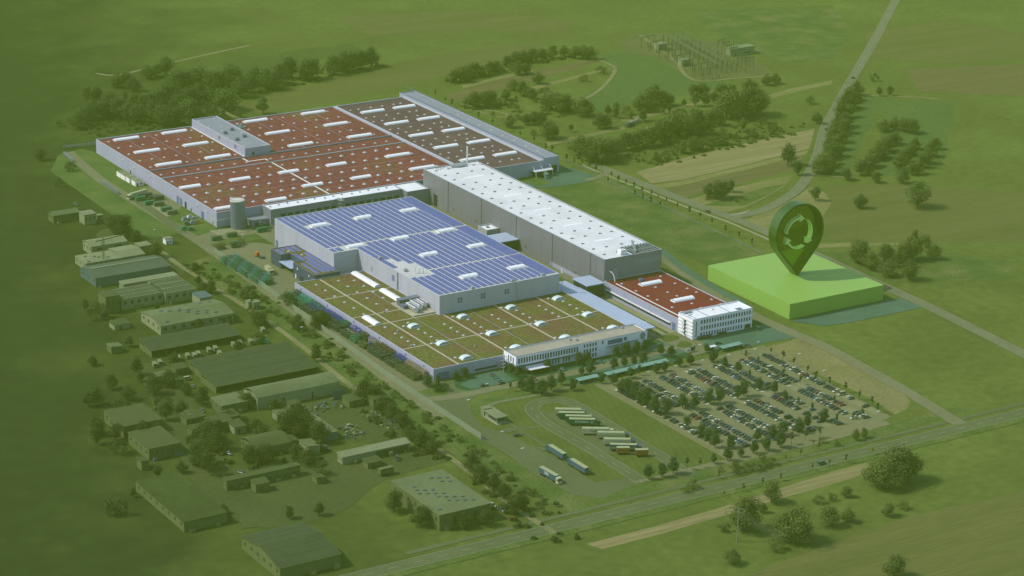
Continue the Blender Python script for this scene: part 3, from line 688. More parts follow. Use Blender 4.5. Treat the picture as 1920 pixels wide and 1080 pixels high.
# white high warehouse
W = thing('high_warehouse', 'tall long warehouse with a white roof and dark grey metal walls', 'warehouse', (160.3, 75, 0))
_, zw = hall(W, [(160.3, 75), (201.6, 75), (201.6, 291), (160.3, 291)], 21.3, 'cladding_warehouse', 'pale_membrane', par=.5)
for i in range(18):
    for j, x in enumerate((166.3, 175.7, 186.7, 195.2)):
        y = 285 - 11.75 * i
        if y < 95 and x > 180: continue
        b = None; place(_RL, 'roof_light', W, x, y, zw, 0, .8)
b = MB()
for i in range(18):
    for x in (166.3, 175.7, 186.7, 195.2):
        y = 285 - 11.75 * i
        if y < 95 and x > 180: continue
        lx, ly = L(W, x, y); b.box(lx - .95, lx + .95, ly - 1.3, ly - .75, zw + .02, zw + .3)
b.build('roof_drain', 'dark_opening', W)
for y in (260.6, 213, 178, 142.5, 108): barrel(W, 174, 188, y, zw - .9)
slabs(W, 'membrane_seam', 'white_roof', [(161, 201, y - .06, y + .06) for y in range(100, 290, 12)], zw, .03)
slabs(W, 'plant_well', 'dark_opening', [(181.8, 200.9, 75.9, 91)], zw, .02)
b = MB()
for i in range(9): lx, ly = L(W, 183 + 2.2 * i, 76.2); b.box(lx, lx + .5, ly, ly + 14.4, zw + .35, zw + .8)
for y in (80, 86): lx, ly = L(W, 182, y); b.box(lx, lx + 18.6, ly, ly + .5, zw + .8, zw + 1.1)
b.bar((*L(W, 184, 77), zw + 1), (*L(W, 190, 90), zw + 3.2), 1.2); b.build('plant_frame', 'steel', W)
panel(W, 'louvre', 'ridge_grey', 'S', 166.6, 170.2, 8, 14.5, 75); panel(W, 'window_band', 'ridge_grey', 'S', 181.7, 200.4, 14.4, 17.6, 75)
b = MB(); b.quad((*L(W, 160.3, 75), 0.0), (*L(W, 201.6, 75), 0.0), (*L(W, 201.6, 75), 21.0), (*L(W, 160.3, 75), 21.0))
b.v = [(x, y - .012, z) for x, y, z in b.v]; b.build('end_wall', 'cladding_dark', W)
vent_box(W, 176, 80, zw, 'roof_vent', 'white_metal', 1.9)
for y, x in ((287, 168), (289, 172), (286, 176)): 
    b = MB(); lx, ly = L(W, x, y)
    for k in range(5): b.cyl(lx + k * .8, ly - (k % 2) * 1.5, zw, zw + .9, .25, n=6)
    b.build('pipe_cluster', 'steel', W)
b = MB(); b.box(*[v for p in zip(L(W, 182, 284), L(W, 190, 289)) for v in p], zw, zw + 1.6); b.cyl(*L(W, 180, 286), zw, zw + 1.8, 1.2); b.build('plant_unit', 'steel', W)
b = MB(); b.cyl(*L(W, 192, 287.5), zw, zw + 12.5, .5, n=10); b.build('chimney', 'white_metal', W)
panel(W, 'loading_door', 'dark_opening', 'W', 272, 277, 0, 8, 160.3)
for y in (250, 222, 162, 132, 105, 95): panel(W, 'wall_vent', 'dark_opening', 'W', y, y + .7, 3.5, 5, 160.3)
panel(W, 'wall_strip', 'cladding', 'W', 98, 134, .4, 3.2, 160.3)
Ls = thing('dock_shed', 'small white-roofed shed against the long wall of the tall warehouse', 'shed', (151, 196, 0))
hall(Ls, rect(151, 160.1, 194, 205), 7.5, 'cladding_grey', 'white_roof'); vent_box(Ls, 155, 200, 7, 'roof_vent', 'steel', .7)
Lk = thing('dock_canopy', 'flat lavender canopy over a black opening beside the tall warehouse wall', 'canopy', (146, 170, 0))
b = MB(); b.box(0, 14, 0, 16, 6.6, 7.1); b.build('canopy_roof', 'canopy_roof', Lk); b = MB(); b.box(1, 13.9, .8, 15.8, 0, 6.55); b.build('dock_opening', 'dark_opening', Lk)

for k in range(17): panel(W, 'wall_seam', 'wall_seam_dark', 'W', 84 + 12 * k, 84.2 + 12 * k, .3, 21, 160.3, .03)
for k in range(5): panel(W, 'downpipe', 'wall_seam_dark', 'W', 90 + 42 * k, 90.4 + 42 * k, 0, 20.8, 160.3, .25)
# solar hall
Sh = thing('solar_hall', 'light grey hall whose white roof is covered with blue solar rows', 'factory hall', (30.5, 74.6, 0))
SP = [(47, 74.6), (128.3, 74.6), (128.3, 250.6), (30.5, 250.6), (30.5, 172), (47, 172)]
_, zz = hall(Sh, SP, 18.0, 'cladding_mid', 'solar_deck', par=.35)
SK = [(48.1, 225.5), (79.9, 226.5), (111.9, 225.8), (48.1, 178.5), (79.7, 178.8), (111.2, 178.5), (79.6, 143.5), (112.4, 143.6), (79.8, 97), (112.1, 97)]
for x, y in SK: barrel(Sh, x - 5, x + 5, y, zz)
def solar(root, x, y0, y1, z, w=3.1, tilt=.28, name='solar_row'):
    b = MB(); n = max(1, int((y1 - y0) / 1.72)); st = (y1 - y0) / n; lx, ly = L(root, x, y0)
    b.hexa([(lx - w / 2, ly, z), (lx + w / 2, ly, z), (lx + w / 2, ly + n * st, z), (lx - w / 2, ly + n * st, z)],
           [(lx - w / 2, ly, z + .16), (lx + w / 2, ly, z + .16 + tilt), (lx + w / 2, ly + n * st, z + .16 + tilt), (lx - w / 2, ly + n * st, z + .16)], 1, bottom=False)
    for i in range(n):
        for j in range(3):
            a, c = j / 3 + .02, (j + 1) / 3 - .02; ya, yb = ly + st * i + .05, ly + st * (i + 1) - .05
            h = lambda q: z + .19 + tilt * q
            b.quad((lx - w / 2 + w * a, ya, h(a)), (lx - w / 2 + w * c, ya, h(c)), (lx - w / 2 + w * c, yb, h(c)), (lx - w / 2 + w * a, yb, h(a)), 0)
    return b.build(name, ['solar_blue', 'solar_frame'], root)
def minus(a, b, cuts):
    seg = [(a, b)]
    for c0, c1 in cuts:
        seg = [q for s, e in seg for q in ((s, min(e, c0)), (max(s, c1), e)) if q[1] - q[0] > 4]
    return seg
i = 0; x = 32.6
while x < 119:
    lo = 174.5 if x < 47.5 else 77
    cuts = [(180.8, 183.2), (117.2, 119.6)] + [(sy - 3.6, sy + 3.6) for sx, sy in SK if abs(sx - x) < 7.2]
    if 48 < x < 52: cuts += [(110, 131)]
    if 52 < x < 64: cuts += [(109, 131 + (64 - x) * 1.6)]
    for a, c in minus(lo, 249, cuts): solar(Sh, x, a, c, zz); i += 1
    x += 4.22
for x in (121.2, 124.1, 127.0):
    for a, c in ((78, 118), (119.6, 181), (183.2, 249)): solar(Sh, x - .4, a, c, zz, w=2.5)
for x, y in ((70, 76.6), (97, 76.6), (118, 76.6), (52, 123), (50, 150)): vent_box(Sh, x, y, zz, 'roof_vent', 'steel', .95)
for k in range(3): b = MB(); b.cyl(*L(Sh, 55 + k * 2.2, 117 - k), zz, zz + 3.4, .3, n=8); b.build('vent_pipe', 'white_metal', Sh)
for x, y in ((60, 126), (58, 118), (53, 140)): light(Sh, x, y, zz, .7)
for x in (59, 74.5, 90.5): 
    p = panel(Sh, 'window', 'glass_blue', 'S', x, x + 3.2, 11.6, 14.6, 74.6); b = MB(); lx, ly = L(Sh, x, 74.6)
    b.box(lx + 1.45, lx + 1.7, ly - .12, ly - .07, 11.6, 14.6); b.box(lx, lx + 3.2, ly - .13, ly - .075, 13, 13.25); b.build('window_bar', 'cladding_mid', p)
panel(Sh, 'window', 'glass_blue', 'W', 127, 130.5, 10.8, 14.5, 47); panel(Sh, 'louvre', 'ridge_grey', 'W', 154, 156, 9, 12, 47)
panel(Sh, 'loading_door', 'glass_blue', 'W', 246, 249.3, 0, 4.6, 30.5)
b = MB(); b.bar((*L(Sh, 46.6, 123), 6.9), (*L(Sh, 46.6, 123), 17.8), .5); b.build('downpipe', 'steel', Sh)
b = MB(); b.bar((*L(Sh, 99.5, 74.2), 7), (*L(Sh, 99.5, 74.2), 17.6), .9); b.build('duct', 'cladding_mid', Sh)
for k in range(7): panel(Sh, 'wall_seam', 'wall_seam', 'W', 180 + 10 * k, 180.16 + 10 * k, 0, 17.6, 30.5, .03)
for k in range(9): panel(Sh, 'wall_seam', 'wall_seam', 'W', 80 + 10 * k, 80.16 + 10 * k, 7, 17.6, 47, .03)
for k in range(7): panel(Sh, 'wall_seam', 'wall_seam', 'S', 55 + 11 * k, 55.16 + 11 * k, 7, 17.6, 74.6, .03)
# low green-roofed hall
Gh = thing('green_roof_hall', 'low front hall with a mossy green and brown planted roof', 'factory hall', (0, 0, 0))
_, zg = hall(Gh, [(0, 0), (130.6, 0), (130.6, 74.4), (46.8, 74.4), (46.8, 163.8), (0, 163.8)], 6.9, 'cladding', 'sedum_green', par=.3, cw=.45)
slabs(Gh, 'walkway', 'walkway', [(15.6, 16.7, .5, 163), (48.5, 49.6, 7, 74.2), (82.5, 83.6, .5, 74.2), (111, 112.1, .5, 74.2)], zg, .08)
slabs(Gh, 'walkway', 'walkway', [(.6, 46.4, 129, 129.9), (.6, 31.8, 93, 93.9), (.6, 46.5, 76.6, 77.5), (.6, 129.6, 35.2, 36.1)], zg, .1)
slabs(Gh, 'expansion_joint', 'ridge_grey', [(31.8, 32.1, 1, 133), (65.8, 66.1, 1, 74)], zg, .06)
for a, c, x in ((134, 164, 39.6), (101.5, 128.5, 39.2), (76, 92.5, 8)):
    o = barrel(Gh, a, c - 1.2, 0, zg); lx, ly = L(Gh, x, (a + c) / 2 - .5); o.location = (lx, ly, zg); o.rotation_euler = (0, 0, math.pi / 2)
def bubble_mesh():
    b = MB(); b.box(-4.2, 4.2, -2.6, 2.6, 0, .7); n = 8
    for i in range(n):
        a0, a1 = math.pi * i / n, math.pi * (i + 1) / n
        p = [(-3.8 * math.cos(a), .7 + 1.5 * math.sin(a)) for a in (a0, a1)]
        b.quad((p[0][0], -2.3, p[0][1]), (p[0][0], 2.3, p[0][1]), (p[1][0], 2.3, p[1][1]), (p[1][0], -2.3, p[1][1]))
        for sy in (-2.3, 2.3): b.tri((0, sy, .7), (p[0][0], sy, p[0][1]), (p[1][0], sy, p[1][1]), 1)
    return b.mesh('arched_skylight', ['skylight_aqua', 'ridge_grey'])
_AR = bubble_mesh()
for x in (24.2, 56.5, 89, 121):
    for y in (64, 32.2, 6.5):
        place(_AR, 'arched_skylight', Gh, x, y, zg, 0, .82); light(Gh, x - 4.6, y + 3.6, zg, .9)
for y in (154.8, 143.1, 131.5, 119.4, 108, 96):
    for x in (24.6, 9.7, 33): light(Gh, x, y + (0 if x < 30 else -4), zg, .9)
for y in (71.2, 59.3, 52, 45, 38.4, 25, 18, 11):
    for x in (9.7, 24.6, 41.5, 57, 73, 89.5, 105, 121.5):
        if y in (71.2,) and x > 40: continue
        if (int(x) + int(y)) % 7 == 0 or (y < 30 and int(x) % 2): continue
        light(Gh, x, y, zg, .9)
for x, y in ((18.5, 129), (21, 93), (13, 62), (8, 38), (38, 20)): vent_box(Gh, x, y, zg, 'roof_vent', 'steel', .5)
panel(Gh, 'loading_door', 'glass_blue', 'S', 2.5, 9.5, 0, 4.4, 0); panel(Gh, 'window_band', 'glass_dark', 'S', 26, 40, 1, 2.2, 0)
for y in (155, 122, 90, 60, 30, 10): panel(Gh, 'wall_lamp', 'dark_opening', 'W', y, y + .5, 5.2, 6, 0, .3)
Ch = thing('chiller_bank', 'white rooftop chillers on a concrete plinth beside the solar hall', 'cooling unit', (32, 78, zg))
b = MB(); b.box(0, 14.6, 0, 25, 0, .9); b.build('plinth', 'walkway', Ch)
for k in range(3):
    cx = 4 + 4.2 * k; b = MB(); y0, y1 = 3 + k * 2.5, 14 + k * 3
    for sg in (-1, 1):
        b.hexa([(cx + sg * .25 - .12, y0, 1.5), (cx + sg * .25 + .12, y0, 1.5), (cx + sg * .25 + .12, y1, 1.5), (cx + sg * .25 - .12, y1, 1.5)],
               [(cx + sg * 1.5 - .12, y0, 4.1), (cx + sg * 1.5 + .12, y0, 4.1), (cx + sg * 1.5 + .12, y1, 4.1), (cx + sg * 1.5 - .12, y1, 4.1)])
    b.quad((cx - 1.6, y0, 4.2), (cx + 1.6, y0, 4.2), (cx + 1.6, y1, 4.2), (cx - 1.6, y1, 4.2))
    for e in (y0, y1): b.tri((cx - 1.5, e, 4.1), (cx + 1.5, e, 4.1), (cx, e, 1.5))
    u = b.build('chiller', 'white_metal', Ch); b = MB()
    for q in range(int((y1 - y0) / 1.9)): b.cyl(cx, y0 + 1 + 1.9 * q, 4.22, 4.5, .75, n=10)
    for q in range(5): b.box(cx - 1.5, cx - 1.3, y0 + q * (y1 - y0) / 5, y0 + q * (y1 - y0) / 5 + .3, .9, 4)
    b.build('fan', 'coping_dark', u)
b = MB()
for q in range(8): b.box(.6 + 1.7 * q, 1.1 + 1.7 * q, 17.5, 21, .9, 4.4)
b.box(.3, 14, 17.2, 21.4, 4.4, 4.8); b.box(.4, 3, 12, 17, .9, 3); b.build('pipe_rack', 'coping_dark', Ch)
# front office
Of = thing('front_office', 'long white office block with a beige gravel roof in front of the planted roof', 'office building', (44, -13, 0))
hall(Of, rect(44.2, 130.7, -13, -.2), 10.1, 'white_render', 'gravel_roof', cope='coping_dark', z0=4.3, name_wall='upper_storey')
hall(Of, [(52, -11), (93, -11), (93, -12.9), (130.6, -12.9), (130.6, -.3), (52, -.3)], 4.28, 'white_render', 'gravel_roof', cope='white_render', name_wall='ground_storey', par=.1)
for i in range(23): panel(Of, 'window', 'glass_dark', 'S', 45.6 + 1.72 * i, 46.55 + 1.72 * i, 6.0, 8.9, -13)
for i in range(3): panel(Of, 'window', 'glass_dark', 'W', -10.6 + 2.4 * i, -9.6 + 2.4 * i, 6, 8.9, 44.2)
for i in range(5):
    for z0, z1 in ((7.4, 9.3), (4.2, 6.3), (1.1, 3.2)): panel(Of, 'window', 'glass_dark', 'S', 88.2 + 1.9 * i, 89.15 + 1.9 * i, z0, z1, -13)
for x in (69, 70.8, 72.6, 76, 77.8, 79.6): panel(Of, 'window', 'glass_dark', 'S', x, x + .8, .6, 3.4, -11)
panel(Of, 'window_band', 'glass_blue', 'S', 104.2, 114, 6.3, 8.9, -13); panel(Of, 'window', 'glass_blue', 'S', 114.9, 116.8, 6.9, 8.9, -13)
b = MB(); lx, ly = L(Of, 104, -13)
for q in range(6): b.box(lx + 1.65 * q + .12, lx + 1.65 * q + .27, ly - .1, ly - .065, 6.3, 8.9)
b.build('window_bar', 'coping_dark', Of)
b = MB(); lx, ly = L(Of, 103, -13); b.hexa([(lx, ly - .7, 5.1), (lx + 21, ly - .7, 5.7), (lx + 21, ly - .02, 5.7), (lx, ly - .02, 5.1)], [(lx, ly - .7, 5.4), (lx + 21, ly - .7, 6.0), (lx + 21, ly - .02, 6.0), (lx, ly - .02, 5.4)]); b.build('ramp_canopy', 'grey_roof', Of)
b = MB(); lx, ly = L(Of, 50, -18.5); b.hexa([(lx, ly, 3.0), (lx + 13, ly, 3.0), (lx + 13, ly + 6, 3.5), (lx, ly + 6, 3.5)], [(lx, ly, 3.15), (lx + 13, ly, 3.15), (lx + 13, ly + 6, 3.65), (lx, ly + 6, 3.65)]); b.build('entrance_canopy', 'white_metal', Of)
b = MB(); lx, ly = L(Of, 44.6, -12.8); b.hexa([(lx, ly + 3, 3.3), (lx + 42, ly + .6, 4.1), (lx + 42, ly + 2, 4.1), (lx, ly + 9, 3.3)], [(lx, ly + .1, 3.5), (lx + 42, ly + .05, 4.2), (lx + 42, ly + 2, 4.2), (lx, ly + 9, 3.5)]); b.build('soffit', 'coping', Of)
panel(Of, 'dark_band', 'dark_opening', 'S', 44.2, 86, 4.32, 4.75, -13, .08)
for x, y in ((85, -4), (121, -2), (88, -6)): vent_box(Of, x, y, 9.55, 'roof_vent', 'steel', .6)
def emblem(root, cx, cz, r, y, m):
    b = MB(); n = 28
    for i in range(n):
        a0, a1 = 2 * math.pi * i / n, 2 * math.pi * (i + 1) / n
        q = [(cx + rr * math.cos(a), y, cz + rr * math.sin(a)) for rr, a in ((r, a0), (r * .86, a0), (r * .86, a1), (r, a1))]; b.quad(q[0], q[3], q[2], q[1])
    for k in range(3):
        a = math.pi / 2 + 2 * math.pi * k / 3; t = Vector((math.cos(a), math.sin(a))); s = Vector((-t.y, t.x))
        b.tri((cx + t.x * r * .88, y, cz + t.y * r * .88), (cx + s.x * r * .14, y, cz + s.y * r * .14), (cx - s.x * r * .14, y, cz - s.y * r * .14))
    return b.build('emblem', m, root)
b = MB(); lx, ly = L(Of, 127.6, -13); b.cyl(0, 0, 0, .12, 2.0, n=28); o = b.build('emblem_disc', 'emblem_blue', Of); o.rotation_euler = (math.pi / 2, 0, 0); o.location = (lx, ly - .02, 7.6)
emblem(Of, lx, 7.6, 1.9, ly - .2, 'white_metal')
panel(Of, 'banner', 'emblem_blue', 'S', 100.2, 101.3, 7.6, 9.2, -13, .08)
# long canopy roofs beside the planted roof
Cn = thing('yard_canopy', 'long flat blue-grey canopy roof beside the planted roof', 'canopy', (131, -2, 0))
b = MB(); b.box(0.2, 13.1, 0, 79, 5.9, 6.3); b.build('canopy_roof', 'canopy_roof', Cn)
for k in range(7): b = MB(); b.box(12.4, 12.7, 2 + 12.4 * k, 2.3 + 12.4 * k, 0, 5.9); b.build('post', 'steel', Cn)
C2 = thing('entrance_canopy_roof', 'square lavender canopy roof over a black opening by the warehouse corner', 'canopy', (144.6, 69.4, 0))
b = MB(); b.box(0, 12.6, 0, 16, 8.6, 9.1); b.build('canopy_roof', 'canopy_roof', C2); b = MB(); b.box(.6, 12.3, .9, 15.6, 0, 8.55); b.build('dock_opening', 'dark_opening', C2)
C3 = thing('link_canopy', 'low blue canopy roof between solar hall and lavender canopy', 'canopy', (129, 78, 0))
b = MB(); b.box(.2, 15.2, 0, 14, 5.4, 5.8); b.build('canopy_roof', 'canopy_roof', C3); b = MB(); b.box(.6, 14.8, .4, 13.6, 0, 5.35); b.build('dock_opening', 'dark_opening', C3)
# red-roofed small hall
Rh = thing('red_roof_hall', 'small hall with a deep red sedum roof behind the white block', 'factory hall', (160.2, -1, 0))
_, zh = hall(Rh, rect(160.2, 201, -1.2, 74.8), 8.1, 'cladding', 'sedum_deep', par=.3, cw=.4)
slabs(Rh, 'walkway', 'walkway_white', [(163.6, 164.6, 0, 68)], zh, .08)
for y in (58, 25): barrel(Rh, 175, 189, y, zh)
for x in (167, 181, 195):
    for y in (66, 51, 40, 32, 17, 8): light(Rh, x + (y % 3), y, zh, .85)
panel(Rh, 'window_band', 'glass_dark', 'W', 6, 72, 1.6, 3.4, 160.2); panel(Rh, 'awning', 'white_metal', 'W', 6, 72, 3.5, 3.75, 160.2, .9)
panel(Rh, 'loading_door', 'glass_blue', 'W', 1, 4.4, 0, 4.4, 160.2)
b = MB()
for k in range(5): a = math.pi / 2 * k / 4; b.bar((*L(Rh, 163.4 + 1.6 * math.sin(a), 73.5 - 3 * math.sin(a)), zh + 6 * math.cos(a) + .2), (*L(Rh, 163.4 + 1.6 * math.sin(a + .39), 73.5 - 3 * math.sin(a + .39)), zh + max(0, 6 * math.cos(min(a + .39, 1.57))) + .2), .5)
b.build('duct', 'white_metal', Rh); vent_box(Rh, 180, 65, zh, 'roof_vent', 'glass_blue', 1)
# white block
Wb = thing('white_block', 'three-storey white office block with window bands and a white roof', 'office building', (160, -16, 0))
_, zk = hall(Wb, rect(160.1, 202, -15.8, -1.5), 12.1, 'white_render', 'white_roof', cope='coping')
for fl in range(3):
    z0 = 1.0 + 3.75 * fl; nn = 19 if fl else 16
    panel(Wb, 'window_recess', 'glass_dark', 'S', 165.6, 165.9 + 1.88 * nn, z0, z0 + 2.3, -15.8, .03)
    for i in range(nn):
        w = panel(Wb, 'window', 'glass_blue' if (i * 7 + fl) % 3 else 'glass_dark', 'S', 165.8 + 1.88 * i, 166.6 + 1.88 * i, z0, z0 + (2.3 if (i + fl) % 2 else 1.5), -15.8, .06)
    b = MB()
    for i in range(nn): lx, ly = L(Wb, 166.75 + 1.88 * i, -15.8); b.box(lx, lx + .72, ly - .28, ly - .07, z0, z0 + 2.3)
    b.build('window_pier', 'white_render', Wb)
panel(Wb, 'window', 'glass_dark', 'S', 162.2, 162.9, 1.5, 10.5, -15.8); panel(Wb, 'entrance', 'dark_opening', 'S', 196.8, 201, .2, 2.8, -15.8)
b = MB(); lx, ly = L(Wb, 160.1, -15.8)
for q in range(5): b.box(lx - .35, lx - .02, ly + .3, ly + 14, 1.6 + 2.1 * q, 2.5 + 2.1 * q)
b.build('facade_rib', 'warm_white', Wb)
panel(Wb, 'window', 'glass_dark', 'W', -9.3, -7.8, 1, 10, 160.1, .38)
b = MB()
for q in range(4): b.bar((lx - 1.2, ly + 5.2, 1 + 2.4 * q), (lx - 1.2, ly + 8.6, 3.2 + 2.4 * q), .3)
b.build('fire_stair', 'steel', Wb)
slabs(Wb, 'roof_seam', 'grey_roof', [(172, 172.5, -15, -2.5), (187, 187.5, -15, -2.5), (163.4, 163.8, -15, -2.5)], zk, .1)
slabs(Wb, 'roof_hatch', 'ridge_metal', [(193, 196.5, -14.4, -11)], zk, .3)
for q in range(3): vent_box(Wb, 163 + 1.9 * q, -3.6, zk, 'roof_vent', 'steel', .75)
for x, y in ((163, -8), (165, -7), (181, -6)): vent_box(Wb, x, y, zk, 'roof_vent', 'steel', .35)
# navy annexe with planted roof and solar
Na = thing('navy_annexe', 'dark navy annexe with planted roof and small solar rows by the solar hall', 'factory annexe', (13.4, 164, 0))
NP = [(13.4, 164), (30.4, 164), (30.4, 221.8), (13.4, 221.8), (13.4, 208.6), (19.8, 208.6), (19.8, 192), (13.4, 192)]
_, zn = hall(Na, NP, 9.1, 'navy_cladding', 'sedum_olive', cope='coping_dark', par=.3, cw=.4)
for x, a, c in ((16.2, 210, 220), (20.2, 216, 220), (23.6, 210, 220.5), (27.4, 209.5, 221), (17.4, 167, 188), (21.8, 167, 191), (21.4, 192.5, 206), (25, 167, 199), (28.4, 167, 206)): solar(Na, x, a, c, zn, w=2.2)
for x, y in ((21, 213), (25, 203)): light(Na, x, y, zn, .9)
panel(Na, 'window', 'white_metal', 'W', 186, 187, 6, 7.4, 13.4); panel(Na, 'window', 'white_metal', 'W', 171, 172, 6, 7.4, 13.4)
panel(Na, 'door', 'white_metal', 'W', 188, 189.4, 0, 2.8, 13.4); panel(Na, 'loading_door', 'dark_opening', 'W', 178.5, 183, 0, 3.6, 13.4)
b = MB(); lx, ly = L(Na, 13.4, 192); b.box(lx - 1.5, lx + 6.2, ly + .2, ly + 16.4, 5.0, 5.3); b.build('canopy_roof', 'canopy_roof', Na)
b = MB(); b.box(lx + 3, lx + 6.35, ly + .2, ly + 16.4, 0, 4.95); b.build('dock_opening', 'dark_opening', Na)
# radio mast on the corner of the solar hall
Ms = thing('antenna_mast', 'thin dark antenna mast with white panels at the corner of the solar hall', 'mast', (129.6, 73.6, 0))
b = MB(); b.cyl(0, 0, 0, 21, .3, .2, n=8); b.build('pole', 'steel', Ms)
for a in range(3): b = MB(); c_, s_ = math.cos(a * 2.1), math.sin(a * 2.1); b.box(.55 * c_ - .18, .55 * c_ + .18, .55 * s_ - .18, .55 * s_ + .18, 18.4, 21); b.build('antenna_panel', 'white_metal', Ms)
# fire stair between planted roof hall and office
Fs = thing('outside_stair', 'tangled grey steel outside stair at the end of the long white office', 'stair tower', (41, -4.5, 0))
b = MB()
for k in range(4):
    z = 2 * k; b.bar((-.8, -2, z), (1.6, 1.6, z + 2), .35); b.bar((1.8, 1.6, z + 1), (-.8, -2.4, z + 3), .3); b.box(-1.2, 2.2, -.4, .4, z + 1.9, z + 2)
for x in (-1.2, 2.2):
    for y in (-2.4, 1.8): b.box(x - .1, x + .1, y - .1, y + .1, 0, 8.6)
b.build('stairs', 'steel', Fs)

# green building plot and location pin
Pl = thing('plot_slab', 'bright green block marking the vacant plot beside the white block', 'plot marker', (229.3, -15.5, 0))
b = MB(); b.box(0, 70, 0, 80.5, .1, 9.5); b.build('block', 'slab_green', Pl)
Pn = thing('location_pin', 'giant dark green location pin standing on the bright green block', 'map pin', (264.5, 25.5, 9.5))
def drop(Rr, dist, n=64):
    al = math.acos(Rr / dist); pts = []
    a0, a1 = -math.pi / 2 + al, 3 * math.pi / 2 - al
    for i in range(n + 1):
        a = a0 + (a1 - a0) * i / n; pts.append((Rr * math.cos(a), dist + Rr * math.sin(a)))
    return [(0.0, 0.0)] + pts
PR, PD = 17.8, 27.3; out = drop(PR, PD); inn = drop(PR - 1.25, PD - 1.25 * (PD / PR - 1) * .0 - 0.0)
k_ = (PR - 1.25) / PR; inn = [(x * k_, PD + (z - PD) * k_) for x, z in out]
def ring_mb(o_, i_, y0, y1):
    b = MB(); n = len(o_)
    for i in range(n):
        j = (i + 1) % n; a, c, d, e = o_[i], o_[j], i_[i], i_[j]
        b.quad((a[0], y0, a[1]), (c[0], y0, c[1]), (e[0], y0, e[1]), (d[0], y0, d[1]))
        b.quad((c[0], y1, c[1]), (a[0], y1, a[1]), (d[0], y1, d[1]), (e[0], y1, e[1]))
        b.quad((c[0], y0, c[1]), (a[0], y0, a[1]), (a[0], y1, a[1]), (c[0], y1, c[1]))
        b.quad((d[0], y0, d[1]), (e[0], y0, e[1]), (e[0], y1, e[1]), (d[0], y1, d[1]))
    return b
ring_mb(out, inn, -2.9, 4.6).build('frame', 'pin_green', Pn)
b = MB(); b.poly([(x, 1.6, z) for x, z in inn]); b.build('pane', 'pin_glass', Pn)
for k in range(3):
    b = MB(); st = R(176 - 120 * k); ln = R(86); n = 18; r0 = 9.4; y0, y1 = -2.6, .6
    def pt(r, a, y): return (r * math.cos(a), y, PD - .5 + r * math.sin(a))
    for i in range(n):
        a, c = st - ln * i / n, st - ln * (i + 1) / n; w0, w1 = .28 + .36 * i / n, .28 + .36 * (i + 1) / n
        q0, q1, q2, q3 = (r0 - w0, a), (r0 + w0, a), (r0 + w1, c), (r0 - w1, c)
        for s_ in ((q0, q1, q2, q3),):
            b.quad(*[pt(*q, y0) for q in s_][::-1]); b.quad(*[pt(*q, y1) for q in s_])
            b.quad(pt(*q1, y0), pt(*q1, y1), pt(*q2, y1), pt(*q2, y0)); b.quad(pt(*q3, y0), pt(*q3, y1), pt(*q0, y1), pt(*q0, y0))
    e = st - ln; tip = e - R(20); h = [(r0 - 2.3, e), (r0 + 2.3, e), (r0 - .1, tip)]
    b.tri(*[pt(*q, y0) for q in h][::-1]); b.tri(*[pt(*q, y1) for q in h])
    for i in range(3): p_, q_ = h[i], h[(i + 1) % 3]; b.quad(pt(*p_, y0), pt(*p_, y1), pt(*q_, y1), pt(*q_, y0))
    b.build('arrow', 'arrow_green', Pn)
# ------------------------------------------------------------------ trees
def crown(seed, kind):
    """many leaf-sized faces through a lumpy crown one metre high"""
    rg = random.Random(seed); b = MB(); lobes = []
    if kind == 'round': n, W, z0 = 15, .31, .24
    elif kind == 'wide': n, W, z0 = 22, .50, .16
    elif kind == 'tall': n, W, z0 = 13, .24, .20
    elif kind == 'sapling': n, W, z0 = 7, .16, .35
    else: n, W, z0 = 14, .75, .02
    for i in range(n):
        t = rg.random(); zc = z0 + (1 - z0) * (.12 + .76 * t)
        prof = math.sin(math.pi * min(1, .18 + .8 * t)) ** .7 if kind != 'sapling' else (1 - t) * .8 + .25
        a = rg.random() * 6.283; rr = W * prof * math.sqrt(rg.random()) * .8
        s = (.13 + .12 * rg.random()) * (1.0 if kind != 'sapling' else .55) * (1.2 if kind in ('wide', 'bush') else 1)
        lobes.append((rr * math.cos(a), rr * math.sin(a), zc, s * (1.1 if kind == 'wide' else 1), s * .85))
    lobes.append((0, 0, z0 + (1 - z0) * .5, W * .55, (1 - z0) * .36))
    if kind in ('round', 'wide'): lobes.append((0, 0, z0 + (1 - z0) * .72, W * .42, (1 - z0) * .26))
    per = {'round': 120, 'wide': 150, 'tall': 100, 'sapling': 44, 'bush': 80}[kind]; sz = {'round': .78, 'wide': .66, 'tall': .8, 'sapling': .9, 'bush': .85}[kind]
    for (x, y, z, rx, rz) in lobes:
        for k in range(per):
            u = rg.uniform(-1, 1); a = rg.random() * 6.283; q = math.sqrt(1 - u * u); f = rg.uniform(.6, 1.0) if rg.random() < .8 else rg.uniform(1.0, 1.3) 
            p = Vector((x + rx * f * q * math.cos(a), y + rx * f * q * math.sin(a), z + rz * f * u))
            if p.z < .01: p.z = .01 + rg.random() * .05
            nrm = Vector((q * math.cos(a) + rg.uniform(-.7, .7), q * math.sin(a) + rg.uniform(-.7, .7), u + .35 + rg.uniform(-.6, .6))).normalized()
            t1 = nrm.orthogonal().normalized(); t2 = nrm.cross(t1); s = rg.uniform(.022, .052) * sz; e = rg.random() * 6.28
            c_, s_ = math.cos(e) * s, math.sin(e) * s
            d1 = t1 * c_ + t2 * s_; d2 = t2 * c_ - t1 * s_
            b.quad(p + d1, p + d2 * .8, p - d1 * .9, p - d2)
    return b, z0
